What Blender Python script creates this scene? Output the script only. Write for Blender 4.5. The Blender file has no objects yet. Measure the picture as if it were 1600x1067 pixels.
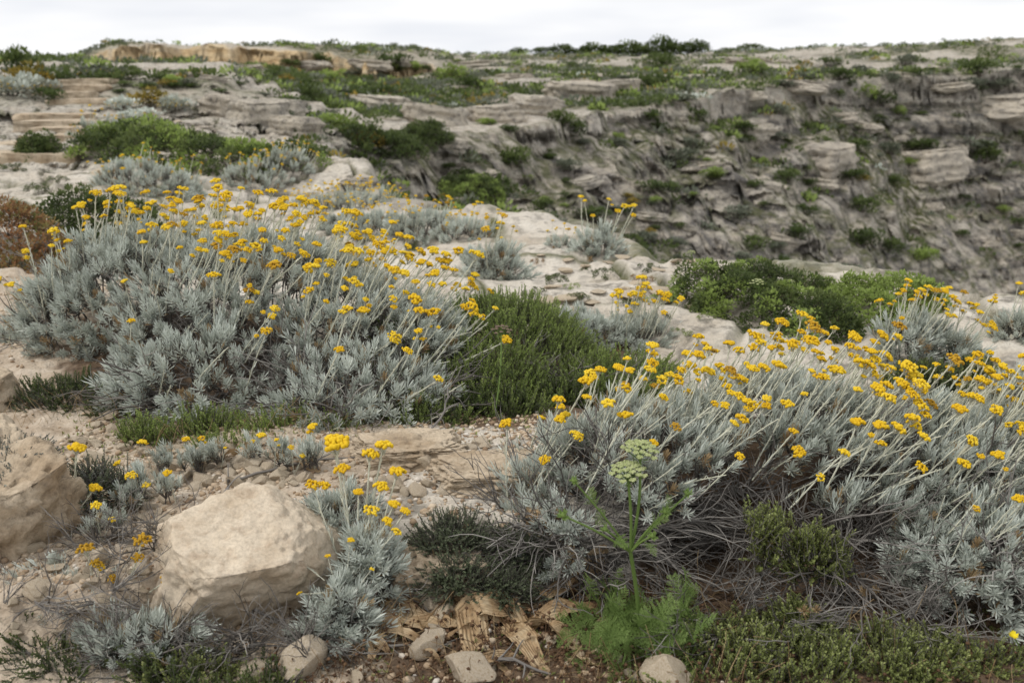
import bpy, math, random
import numpy as np
from mathutils import Vector, Quaternion, Matrix, Euler

# ------------------------------------------------------------------ camera, sky, sun, exposure
scene = bpy.context.scene
COL = scene.collection
CAMZ, PITCH, LENS = 1.2, math.radians(15.6), 35.0
cam_d = bpy.data.cameras.new("camera")
cam_d.lens = LENS; cam_d.sensor_width = 36.0; cam_d.clip_start = 0.05; cam_d.clip_end = 2000
cam_d.dof.use_dof = True; cam_d.dof.focus_distance = 2.95; cam_d.dof.aperture_fstop = 4.2
cam = bpy.data.objects.new("camera", cam_d); COL.objects.link(cam)
cam.location = (0, 0, CAMZ); cam.rotation_euler = (math.pi / 2 - PITCH, 0, 0)
scene.camera = cam

SUN_EL, SUN_AZ = math.radians(56), math.radians(-112)      # azimuth from +Y (view direction) towards +X
sun_dir = Vector((math.sin(SUN_AZ) * math.cos(SUN_EL), math.cos(SUN_AZ) * math.cos(SUN_EL), math.sin(SUN_EL)))
w = bpy.data.worlds.new("World"); scene.world = w; w.use_nodes = True
nt = w.node_tree; nt.nodes.clear()
out = nt.nodes.new("ShaderNodeOutputWorld"); bg = nt.nodes.new("ShaderNodeBackground")
sky = nt.nodes.new("ShaderNodeTexSky"); sky.sky_type = 'NISHITA'; sky.sun_disc = False
sky.sun_elevation = SUN_EL; sky.sun_rotation = SUN_AZ; sky.dust_density = 3.0
tc = nt.nodes.new("ShaderNodeTexCoord"); mp = nt.nodes.new("ShaderNodeMapping")
mp.inputs['Scale'].default_value = (1.6, 1.6, 9.0)
cn = nt.nodes.new("ShaderNodeTexNoise"); cn.inputs['Scale'].default_value = 2.2; cn.inputs['Detail'].default_value = 3
cr = nt.nodes.new("ShaderNodeValToRGB")
cr.color_ramp.elements[0].position = 0.36; cr.color_ramp.elements[0].color = (7.5, 7.75, 8.3, 1)
cr.color_ramp.elements[1].position = 0.60; cr.color_ramp.elements[1].color = (9.5, 9.5, 9.55, 1)
mx = nt.nodes.new("ShaderNodeMix"); mx.data_type = 'RGBA'; mx.inputs['Factor'].default_value = 0.96
nt.links.new(tc.outputs['Generated'], mp.inputs['Vector']); nt.links.new(mp.outputs['Vector'], cn.inputs['Vector'])
nt.links.new(cn.outputs['Fac'], cr.inputs['Fac']); nt.links.new(sky.outputs['Color'], mx.inputs[6])
nt.links.new(cr.outputs['Color'], mx.inputs[7]); nt.links.new(mx.outputs[2], bg.inputs['Color'])
bg.inputs['Strength'].default_value = 0.1
nt.links.new(bg.outputs['Background'], out.inputs['Surface'])
sd = bpy.data.lights.new("sun", 'SUN'); sd.energy = 1.5; sd.angle = math.radians(10); sd.color = (1.0, 0.96, 0.9)
so = bpy.data.objects.new("sun", sd); COL.objects.link(so)
so.rotation_euler = (-sun_dir).to_track_quat('-Z', 'Y').to_euler()
scene.view_settings.view_transform = 'Standard'; scene.view_settings.look = 'None'
scene.view_settings.exposure = 0.18; scene.view_settings.gamma = 1.0
scene.cycles.use_denoising = True
scene.cycles.max_bounces = 6; scene.cycles.diffuse_bounces = 2; scene.cycles.transmission_bounces = 4
scene.cycles.glossy_bounces = 2; scene.cycles.caustics_reflective = False; scene.cycles.caustics_refractive = False

# ------------------------------------------------------------------ noise (numpy)
def _hash(ix, iy, iz, seed):
    h = (ix.astype(np.int64) * 374761393 + iy.astype(np.int64) * 668265263 + iz.astype(np.int64) * 2147483647 + seed * 974634777) & 0xffffffff
    h = ((h ^ (h >> 13)) * 1274126177) & 0xffffffff
    h = h ^ (h >> 16)
    return (h & 0xffff) / 65535.0 * 2 - 1
def vnoise(x, y, z=None, seed=0):
    if z is None:
        ix, iy = np.floor(x), np.floor(y); u, v = x - ix, y - iy; z0 = np.zeros(1)
        u = u * u * u * (u * (u * 6 - 15) + 10); v = v * v * v * (v * (v * 6 - 15) + 10)
        a, b = _hash(ix, iy, z0, seed), _hash(ix + 1, iy, z0, seed); c, d = _hash(ix, iy + 1, z0, seed), _hash(ix + 1, iy + 1, z0, seed)
        return (a + (b - a) * u) * (1 - v) + (c + (d - c) * u) * v
    ix, iy, iz = np.floor(x), np.floor(y), np.floor(z)
    fx, fy, fz = x - ix, y - iy, z - iz
    u, v, t = (f * f * f * (f * (f * 6 - 15) + 10) for f in (fx, fy, fz))
    r = 0
    for a in (0, 1):
        for b in (0, 1):
            for c in (0, 1):
                r = r + _hash(ix + a, iy + b, iz + c, seed) * (u if a else 1 - u) * (v if b else 1 - v) * (t if c else 1 - t)
    return r
def fbm(x, y, z=None, oct=4, seed=0, gain=0.5, lac=2.03):
    s, a, n = 0, 1.0, 0
    for o in range(oct):
        s = s + a * vnoise(x, y, z, seed + o * 17); n += a; a *= gain
        x = x * lac + 3.1; y = y * lac + 1.7; z = None if z is None else z * lac + 5.3
    return s / n
def ridged(x, y, z=None, oct=4, seed=0, gain=0.5):
    s, a, n = 0, 1.0, 0
    for o in range(oct):
        s = s + a * (1 - 2 * np.abs(vnoise(x, y, z, seed + o * 13))); n += a; a *= gain
        x = x * 2.07 + 3.1; y = y * 2.07 + 1.7; z = None if z is None else z * 2.07 + 5.3
    return s / n
def S(a, b, v):
    t = np.clip((v - a) / (b - a), 0, 1); return t * t * (3 - 2 * t)

# ------------------------------------------------------------------ mesh and object helpers
def mesh_np(name, V, faces, mats=(), smooth=True, fmat=None, attrs=None):
    """V (n,3); faces: list of int arrays (m,k)"""
    me = bpy.data.meshes.new(name)
    V = np.asarray(V, np.float32)
    faces = [np.asarray(f, np.int32) for f in faces if len(f)]
    nl = sum(f.size for f in faces); nf = sum(len(f) for f in faces)
    me.vertices.add(len(V)); me.vertices.foreach_set('co', V.ravel())
    me.loops.add(nl); me.loops.foreach_set('vertex_index', np.concatenate([f.ravel() for f in faces]))
    me.polygons.add(nf)
    st, tot, o = [], [], 0
    for f in faces:
        k = f.shape[1]; st.append(o + np.arange(len(f)) * k); tot.append(np.full(len(f), k)); o += f.size
    me.polygons.foreach_set('loop_start', np.concatenate(st).astype(np.int32))
    for m in mats: me.materials.append(m)
    if fmat is not None: me.polygons.foreach_set('material_index', np.asarray(fmat, np.int32))
    me.update(calc_edges=True)
    me.polygons.foreach_set('use_smooth', np.full(nf, bool(smooth)))
    for k, v in (attrs or {}).items():
        a = me.attributes.new(k, 'FLOAT', 'POINT'); a.data.foreach_set('value', np.asarray(v, np.float32))
    me.validate()
    return me
def tag(o, label=None, cat=None, group=None, kind=None):
    if label: o['label'] = label
    if cat: o['category'] = cat
    if group: o['group'] = group
    if kind: o['kind'] = kind
    return o
def link(o, parent=None):
    COL.objects.link(o)
    if parent is not None: o.parent = parent
    return o
def new(name, me, parent=None, loc=(0, 0, 0), q=None, s=1.0):
    o = bpy.data.objects.new(name, me); o.location = loc
    if q is not None: o.rotation_mode = 'QUATERNION'; o.rotation_quaternion = q
    o.scale = (s, s, s) if not hasattr(s, '__len__') else s
    return link(o, parent)
def empty(name, loc):
    o = bpy.data.objects.new(name, None); o.location = loc; o.empty_display_size = 0.05
    return link(o)
def quat(d, spin):
    return Vector(d).to_track_quat('Z', 'Y') @ Quaternion((0, 0, 1), spin)

class MB:
    """collects leaves, tubes and beads into one mesh, with a random value per piece in the attribute 'rnd'"""
    def __init__(s): s.V = []; s.F3 = []; s.F4 = []; s.m3 = []; s.m4 = []; s.R = []; s.n = 0
    def add(s, V, F3=(), F4=(), r=0.5, m=0):
        s.V.extend(V); k = s.n; n = len(V); s.R += [r] * n
        for f in F3: s.F3.append((f[0] + k, f[1] + k, f[2] + k)); s.m3.append(m)
        for f in F4: s.F4.append((f[0] + k, f[1] + k, f[2] + k, f[3] + k)); s.m4.append(m)
        s.n += n
    def leaf(s, p, d, L, W, bend=0.2, r=0.5, m=0, spat=0.65, fold=0.0):
        px, py, pz = float(p[0]), float(p[1]), float(p[2]); x, y, z = float(d[0]), float(d[1]), float(d[2])
        l = math.sqrt(x * x + y * y + z * z) + 1e-9; x /= l; y /= l; z /= l
        h = math.hypot(x, y)
        if h < 1e-3: sx, sy = 1.0, 0.0
        else: sx, sy = y / h, -x / h
        ux, uy, uz = sy * z, -sx * z, sx * y - sy * x                      # side x direction
        a, b_ = L * spat, bend * L * 0.3; bx, by, bz = px + x * a + ux * b_, py + y * a + uy * b_, pz + z * a + uz * b_
        a, b_ = L * 0.97, bend * L; c = (px + x * a + ux * b_, py + y * a + uy * b_, pz + z * a + uz * b_)
        wx, wy = sx * W / 2, sy * W / 2
        if fold:
            f = -fold * W
            s.add([(px, py, pz), (bx - wx, by - wy, bz), (bx + ux * f, by + uy * f, bz + uz * f), (bx + wx, by + wy, bz), c], F3=((0, 1, 2), (0, 2, 3), (1, 4, 2), (2, 4, 3)), r=r, m=m)
        else:
            k = 0.35
            s.add([(px - wx * k, py - wy * k, pz), (px + wx * k, py + wy * k, pz), (bx - wx, by - wy, bz), (bx + wx, by + wy, bz), c], F4=((0, 1, 3, 2),), F3=((2, 3, 4),), r=r, m=m)
    def tube(s, pts, radii, sides=4, r=0.5, m=0):
        pts = np.asarray(pts, float); n = len(pts)
        if not hasattr(radii, '__len__'): radii = [radii] * n
        V = []
        for i in range(n):
            t = pts[min(i + 1, n - 1)] - pts[max(i - 1, 0)]; t /= (np.linalg.norm(t) + 1e-9)
            a = np.cross(t, (0.3, 0.9, 0.2)); a /= (np.linalg.norm(a) + 1e-9); b = np.cross(t, a)
            for k in range(sides):
                an = 2 * math.pi * k / sides; V.append(pts[i] + radii[i] * (math.cos(an) * a + math.sin(an) * b))
        F = []
        for i in range(n - 1):
            for k in range(sides):
                F.append((i * sides + k, i * sides + (k + 1) % sides, (i + 1) * sides + (k + 1) % sides, (i + 1) * sides + k))
        s.add(V, F4=F, r=r, m=m)
    def bead(s, c, rad, r=0.5, m=0, sq=1.0):
        V = ICO_V * rad; V = V * np.array((1, 1, sq)) + np.asarray(c, float)
        s.add(V, F3=ICO_F, r=r, m=m)
    def mesh(s, name, mats, smooth=True):
        V = np.array([(v[0], v[1], v[2]) for v in s.V])
        return mesh_np(name, V, [np.array(s.F3, int).reshape(-1, 3), np.array(s.F4, int).reshape(-1, 4)], mats, smooth, s.m3 + s.m4, {'rnd': s.R})
_t = (1 + 5 ** 0.5) / 2
ICO_V = np.array([(-1, _t, 0), (1, _t, 0), (-1, -_t, 0), (1, -_t, 0), (0, -1, _t), (0, 1, _t), (0, -1, -_t), (0, 1, -_t), (_t, 0, -1), (_t, 0, 1), (-_t, 0, -1), (-_t, 0, 1)], float) / math.hypot(1, _t)
ICO_F = [(0, 11, 5), (0, 5, 1), (0, 1, 7), (0, 7, 10), (0, 10, 11), (1, 5, 9), (5, 11, 4), (11, 10, 2), (10, 7, 6), (7, 1, 8), (3, 9, 4), (3, 4, 2), (3, 2, 6), (3, 6, 8), (3, 8, 9), (4, 9, 5), (2, 4, 11), (6, 2, 10), (8, 6, 7), (9, 8, 1)]
def ico(sub):
    V, F = ICO_V.copy(), np.array(ICO_F)
    for _ in range(sub):
        e = {}; V = list(V); G = []
        def mid(a, b):
            k = (min(a, b), max(a, b))
            if k not in e: p = (V[a] + V[b]); V.append(p / np.linalg.norm(p)); e[k] = len(V) - 1
            return e[k]
        for a, b, c in F:
            x, y, z = mid(a, b), mid(b, c), mid(c, a); G += [(a, x, z), (b, y, x), (c, z, y), (x, y, z)]
        V, F = np.array(V), np.array(G)
    return V, F

# ------------------------------------------------------------------ materials
def material(name, rough=0.85, spec=0.25):
    m = bpy.data.materials.new(name); m.use_nodes = True; n = m.node_tree.nodes
    b = n['Principled BSDF']; b.inputs['Roughness'].default_value = rough; b.inputs['Specular IOR Level'].default_value = spec
    return m, m.node_tree, b
def N(nt, t, **kw):
    n = nt.nodes.new('ShaderNode' + t)
    for k, v in kw.items():
        if k in n.inputs.keys(): n.inputs[k].default_value = v
        else: setattr(n, k, v)
    return n
def ramp(nt, src, stops, interp='LINEAR'):
    r = N(nt, 'ValToRGB'); e = r.color_ramp.elements; r.color_ramp.interpolation = interp
    while len(e) < len(stops): e.new(0.5)
    for i, (p, c) in enumerate(stops): e[i].position = p; e[i].color = (c[0], c[1], c[2], 1) if hasattr(c, '__len__') else (c, c, c, 1)
    nt.links.new(src, r.inputs['Fac']); return r.outputs['Color']
def mix(nt, fac, a, b, mode='MIX'):
    m = N(nt, 'Mix', data_type='RGBA', blend_type=mode)
    for s, k in ((fac, 0), (a, 6), (b, 7)):
        if isinstance(s, (int, float)): m.inputs[k].default_value = s
        elif isinstance(s, tuple): m.inputs[k].default_value = (*s, 1)
        else: nt.links.new(s, m.inputs[k])
    return m.outputs[2]
def mathn(nt, op, a, b=None):
    m = N(nt, 'Math', operation=op)
    for s, k in ((a, 0), (b, 1)):
        if s is None: continue
        if isinstance(s, (int, float)): m.inputs[k].default_value = s
        else: nt.links.new(s, m.inputs[k])
    return m.outputs[0]
def leafmat(name, stops, rough=0.8, trans=0.25, spec=0.2, obj=0.25):
    """leaf colour from the per-leaf random value, shifted a little per plant piece"""
    m, nt, b = material(name, rough, spec)
    at = N(nt, 'Attribute', attribute_name='rnd'); oi = N(nt, 'ObjectInfo')
    v = mathn(nt, 'ADD', mathn(nt, 'MULTIPLY', at.outputs['Fac'], 1 - obj), mathn(nt, 'MULTIPLY', oi.outputs['Random'], obj))
    c = ramp(nt, v, stops)
    nt.links.new(c, b.inputs['Base Color'])
    if trans:
        t = N(nt, 'BsdfTranslucent'); nt.links.new(c, t.inputs['Color'])
        ms = N(nt, 'MixShader'); ms.inputs['Fac'].default_value = trans
        o = nt.nodes['Material Output']
        nt.links.new(b.outputs[0], ms.inputs[1]); nt.links.new(t.outputs[0], ms.inputs[2]); nt.links.new(ms.outputs[0], o.inputs['Surface'])
    return m
def rockmat(name, pale, mid, dark, scale=1.0, bump=0.6, stain=0.5, object_space=True):
    """limestone: cream body, rusty and grey lichen stains with shapes of their own, pits and cracks as fine relief"""
    m, nt, b = material(name, 0.92, 0.15)
    g = N(nt, 'TexCoord').outputs['Object'] if object_space else N(nt, 'NewGeometry').outputs['Position']
    oi = N(nt, 'ObjectInfo')
    ad = N(nt, 'VectorMath', operation='ADD'); nt.links.new(g, ad.inputs[0])
    sc = N(nt, 'VectorMath', operation='SCALE'); sc.inputs['Scale'].default_value = 37.0
    nt.links.new(oi.outputs['Random'], sc.inputs[0]); nt.links.new(sc.outputs[0], ad.inputs[1]); g = ad.outputs[0]
    def noise(s, d=8, r=0.6):
        n = N(nt, 'TexNoise', Scale=s * scale, Detail=d, Roughness=r); nt.links.new(g, n.inputs['Vector']); return n.outputs['Fac']
    n1, n2, n3 = noise(2.2), noise(9.0), noise(40.0, 4)
    c = ramp(nt, n1, [(0.32, mid), (0.55, pale), (0.75, tuple(min(1, x * 1.12) for x in pale))])
    c = mix(nt, ramp(nt, n2, [(0.52, 0.0), (0.68, stain)]), c, dark)
    c = mix(nt, 0.5, c, ramp(nt, n3, [(0.3, 0.5), (0.6, 1.0)]), 'MULTIPLY')
    c = mix(nt, 0.35, c, ramp(nt, oi.outputs['Random'], [(0.0, (0.75, 0.7, 0.66)), (0.5, (1, 0.95, 0.88)), (1.0, (1.0, 1.0, 1.0))]), 'MULTIPLY')
    nt.links.new(c, b.inputs['Base Color'])
    h = mathn(nt, 'ADD', mathn(nt, 'MULTIPLY', n2, 1.0), mathn(nt, 'MULTIPLY', n3, 0.35))
    bp = N(nt, 'Bump', Strength=bump, Distance=0.028 / scale); nt.links.new(h, bp.inputs['Height']); nt.links.new(bp.outputs[0], b.inputs['Normal'])
    return m

# ------------------------------------------------------------------ terrain: a shelf of limestone, a ravine on its right, a stony plateau behind
SHELF = [(70, -14), (10, 2.2), (4.0, 3.9), (2.4, 4.8), (1.6, 5.35), (0.95, 5.75), (0.7, 6.5), (0.2, 7.3), (-0.55, 8.4), (-1.2, 9.4), (-2.0, 11.6), (-2.9, 13.6)]
RIM = [(-3.6, 15.0), (-3.6, 19), (-2.6, 24), (-0.5, 29), (3.5, 37), (8.5, 45.5), (16, 54), (27, 60), (42, 64), (64, 64), (110, 56)]
GORGE = np.array(SHELF + RIM, float)
def gorge_dist(x, y):
    """signed distance to the ravine outline, positive inside"""
    d2 = np.full(x.shape, 1e9); ins = np.zeros(x.shape, bool); n = len(GORGE)
    for i in range(n):
        ax, ay = GORGE[i]; bx, by = GORGE[(i + 1) % n]
        ex, ey = bx - ax, by - ay
        t = np.clip(((x - ax) * ex + (y - ay) * ey) / (ex * ex + ey * ey), 0, 1)
        d2 = np.minimum(d2, (x - ax - t * ex) ** 2 + (y - ay - t * ey) ** 2)
        c = ((ay > y) != (by > y)) & (x < ex * (y - ay) / (ey + 1e-12) + ax)
        ins ^= c
    return np.where(ins, 1, -1) * np.sqrt(d2)
def worley(x, y, seed):
    ix, iy = np.floor(x), np.floor(y); f1 = np.full(x.shape, 9.0); f2 = f1.copy(); rv = np.zeros(x.shape); z0 = np.zeros(x.shape)
    for a in (-1, 0, 1):
        for b in (-1, 0, 1):
            cx, cy = ix + a, iy + b
            dx = cx + 0.5 + 0.45 * _hash(cx, cy, z0, seed) - x; dy = cy + 0.5 + 0.45 * _hash(cx, cy, z0 + 1, seed) - y
            q = np.sqrt(dx * dx + dy * dy); n = q < f1
            f2 = np.where(n, f1, np.minimum(f2, q)); rv = np.where(n, _hash(cx, cy, z0 + 2, seed), rv); f1 = np.where(n, q, f1)
    return rv, f2 - f1
def terrace(v, h, k):
    t = v / h; f = np.floor(t); r = t - f
    return h * (f + S(0.5 - k, 0.5 + k, r))
STEPS = [(-5.35, 14.6, 0), (-5.45, 15.3, 1), (-5.55, 16.0, 2), (-5.65, 16.7, 3), (-5.8, 17.5, 4)]
def height(x, y):
    r = np.hypot(x, y)
    wx = x + 0.8 * fbm(x * 0.18, y * 0.18, seed=3, oct=3) * S(4, 14, r) * 1.6 + 0.25 * fbm(x * 1.1, y * 1.1, seed=5, oct=3) * S(3, 8, r)
    wy = y + 0.8 * fbm(x * 0.18 + 9, y * 0.18, seed=4, oct=3) * S(4, 14, r) * 1.6 + 0.25 * fbm(x * 1.1 + 7, y * 1.1, seed=6, oct=3) * S(3, 8, r)
    left = S(1.5, -4.5, x)
    # plateau
    th = x / (np.maximum(y, 0.3) + 0.01)
    left = left * (1 - S(8, 16, r)) + S(-0.13, -0.30, th) * S(8, 16, r)
    z = 0.95 * S(6, 27, y) * left - 0.55 * S(12, 30, r) * (1 - left)
    z = z + (0.55 + 1.85 * (1 - left)) * S(24, 118, r) + 1.9 * S(0.12, 0.55, th) * S(58, 125, r)
    z = z + 0.45 * fbm(x * 0.07, y * 0.07, seed=11, oct=4) * S(14, 50, r)
    # low quarried face of yellow stone under the skyline
    yel = S(-0.44, -0.38, th) * (1 - S(-0.11, -0.04, th))
    fy = 66 + 7 * fbm(th * 22, th * 0 + 2, seed=21, oct=4) + 10 * (th + 0.25)
    z = z + yel * (0.75 + 0.6 * fbm(th * 16, th * 0, seed=22, oct=4)) * S(0, 0.45, y - fy) - yel * 0.45 * S(20, 0, fy - y) * (y < fy) + yel * S(-1, 3, y - fy) * 0.22 * ridged(x * 0.35, y * 0.35, seed=23, oct=4)
    zl = z
    # strata of the plateau
    ts = z + 0.12 * fbm(x * 0.25, y * 0.25, seed=31, oct=3)
    z = z + (terrace(ts, 0.28, 0.18) - ts) * S(13, 24, r) * 0.9 * (1 - yel * S(-1, 0, y - fy))
    # ravine
    d = gorge_dist(wx, wy)
    right = S(6, 34, x)
    slope = 0.62 + 0.85 * right
    dd = np.maximum(d, 0)
    far = S(9, 22, r)
    nb = S(-0.15, 0.35, fbm(x * 0.13, y * 0.13, seed=42, oct=3))
    v = slope * dd + 0.6 * fbm(x * 0.22, y * 0.22, seed=41, oct=4) * S(0, 2, dd) + (0.12 + 0.45 * far * nb + 0.75 * S(5, 16, x) * S(25, 40, r)) * S(0, 0.45, dd)
    tv = v + 0.22 * np.minimum(x, 18) * S(3, 7, x + 4)                # beds dip to the right in the middle of the slope
    v1 = terrace(tv + 0.5 * fbm(x * 0.11, y * 0.11, seed=47, oct=3), 1.9, 0.24) - tv + v
    v2 = terrace(tv + 0.22 * fbm(x * 0.35, y * 0.35, seed=48, oct=3), 0.62, 0.26) - tv + v
    k1 = 0.6 * S(-0.25, 0.25, fbm(x * 0.16, y * 0.16, seed=49, oct=3)); k2 = 0.4 * S(-0.2, 0.2, fbm(x * 0.3, y * 0.3, seed=50, oct=3))
    drop = (1 - k1 - k2) * v + k1 * v1 + k2 * v2
    drop = np.minimum(drop, 30)
    z = z - drop * S(0, 0.3, dd)
    cr = S(0.0, 3.0, dd) * S(8, 18, r)
    z = z + cr * (0.40 * ridged(x * 0.22, y * 0.22, seed=51, oct=4) + 0.24 * ridged(x * 0.8, y * 0.8, z * 0.8, seed=52, oct=4) + 0.07 * ridged(x * 2.6, y * 2.6, z * 2.2, seed=53, oct=3))
    wa, ea = worley(wx * 0.42, wy * 0.42 + z * 0.25, 55); wb, eb = worley(wx * 1.15, wy * 1.15 + z * 0.6, 56)
    rk = S(9, 20, r) * np.maximum(0.35 * S(-4, 0, d), S(0, 2.0, dd))
    z = z + rk * (0.22 * wa - 0.18 * (1 - S(0, 0.22, ea)) + 0.14 * wb - 0.10 * (1 - S(0, 0.25, eb))) * S(-0.35, 0.15, fbm(x * 0.12, y * 0.12, seed=57, oct=3))
    z = z + (1 - cr) * S(14, 40, r) * (0.16 * ridged(x * 0.6, y * 0.6, seed=54, oct=4))
    # near shelf: bedding plates a few centimetres thick, hollows worn by water
    nr = (1 - S(12, 30, r)) * (1 - S(0, 0.6, dd))
    pl = 0.26 * fbm(x * 0.55, y * 0.75, seed=61, oct=4) * S(3.2, 5, y)
    pl = 0.35 * pl + 0.65 * terrace(pl + 1 + 0.014 * fbm(x * 4, y * 4, seed=62, oct=3), 0.07, 0.12) - 0.65
    z = z + nr * (pl + 0.014 * fbm(x * 3.5, y * 3.5, seed=63, oct=4) + 0.015 * ridged(x * 7, y * 7, seed=64, oct=3) + S(3.2, 5, y) * (0.012 * ridged(x * 2.2, y * 3.4, seed=65, oct=3) - 0.09 * (1 - S(0, 0.12, worley(wx * 1.3, wy * 1.7, 66)[1])) * S(-0.35, 0.05, fbm(x * 0.6, y * 0.6, seed=67, oct=2)) + 0.035 * worley(wx * 1.3, wy * 1.7, 66)[0]))
    # foreground: ledge of rock above a hollow filled with soil and litter
    ly = 2.36 + 0.05 * fbm(x * 4, y * 0, seed=71, oct=3) + 0.35 * S(0.15, 0.7, x) - 0.25 * S(-0.5, -1.0, x)
    led = S(-0.07, 0.02, y - ly) * (1 - S(-0.6, -1.2, x) * 0.4)
    front = 1 - S(3.0, 3.6, y)
    z = z + front * (0.16 * led - 0.10 + 0.02 * ridged(x * 6, y * 6, z * 6, seed=72, oct=3) * S(0.4, 0.0, np.abs(y - ly)))
    return z, d, yel * S(-2.0, -0.3, y - fy) * (1 - 0.9 * S(0.6, 1.6, y - fy + 1.0 * fbm(th * 60, y * 0.3, seed=24, oct=2))), zl
GRID = {}
def Hn(x, y):
    x = np.asarray(x, float); y = np.asarray(y, float); r, t = np.hypot(x, y), np.arctan2(x, y)
    i = np.clip(np.searchsorted(GRID['r'], r) - 1, 0, len(GRID['r']) - 2); j = np.clip(np.searchsorted(GRID['t'], t) - 1, 0, len(GRID['t']) - 2)
    u = np.clip((r - GRID['r'][i]) / (GRID['r'][i + 1] - GRID['r'][i]), 0, 1); v = np.clip((t - GRID['t'][j]) / (GRID['t'][j + 1] - GRID['t'][j]), 0, 1); Z = GRID['z']
    return (Z[i, j] * (1 - u) + Z[i + 1, j] * u) * (1 - v) + (Z[i, j + 1] * (1 - u) + Z[i + 1, j + 1] * u) * v
def H(x, y): return float(Hn(np.array([float(x)]), np.array([float(y)]))[0])
_f = LENS / 36.0 * 1600
def ray(px, py):
    cx, cy = (px - 800) / _f, (533.5 - py) / _f
    return np.array((cx, math.cos(PITCH) + cy * math.sin(PITCH), -math.sin(PITCH) + cy * math.cos(PITCH)))
def at(px, py, lo=1.2, hi=170.0):
    """the point of the ground that lies in this direction"""
    d = ray(px, py)
    t = np.concatenate([np.linspace(lo, 14, 700), np.linspace(14.02, hi, 2500)]); x = d[0] * t; y = d[1] * t; z = CAMZ + d[2] * t
    k = np.nonzero(z - Hn(x, y) < 0)[0]
    i = k[0] if len(k) else len(t) - 1
    return Vector((x[i], y[i], float(Hn(x[i:i + 1], y[i:i + 1])[0])))
def proj(p):
    v = np.asarray(p, float) - np.array((0, 0, CAMZ))
    zc = v[1] * math.cos(PITCH) - v[2] * math.sin(PITCH); yc = v[1] * math.sin(PITCH) + v[2] * math.cos(PITCH)
    return 800 + _f * v[0] / zc, 533.5 - _f * yc / zc

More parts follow.
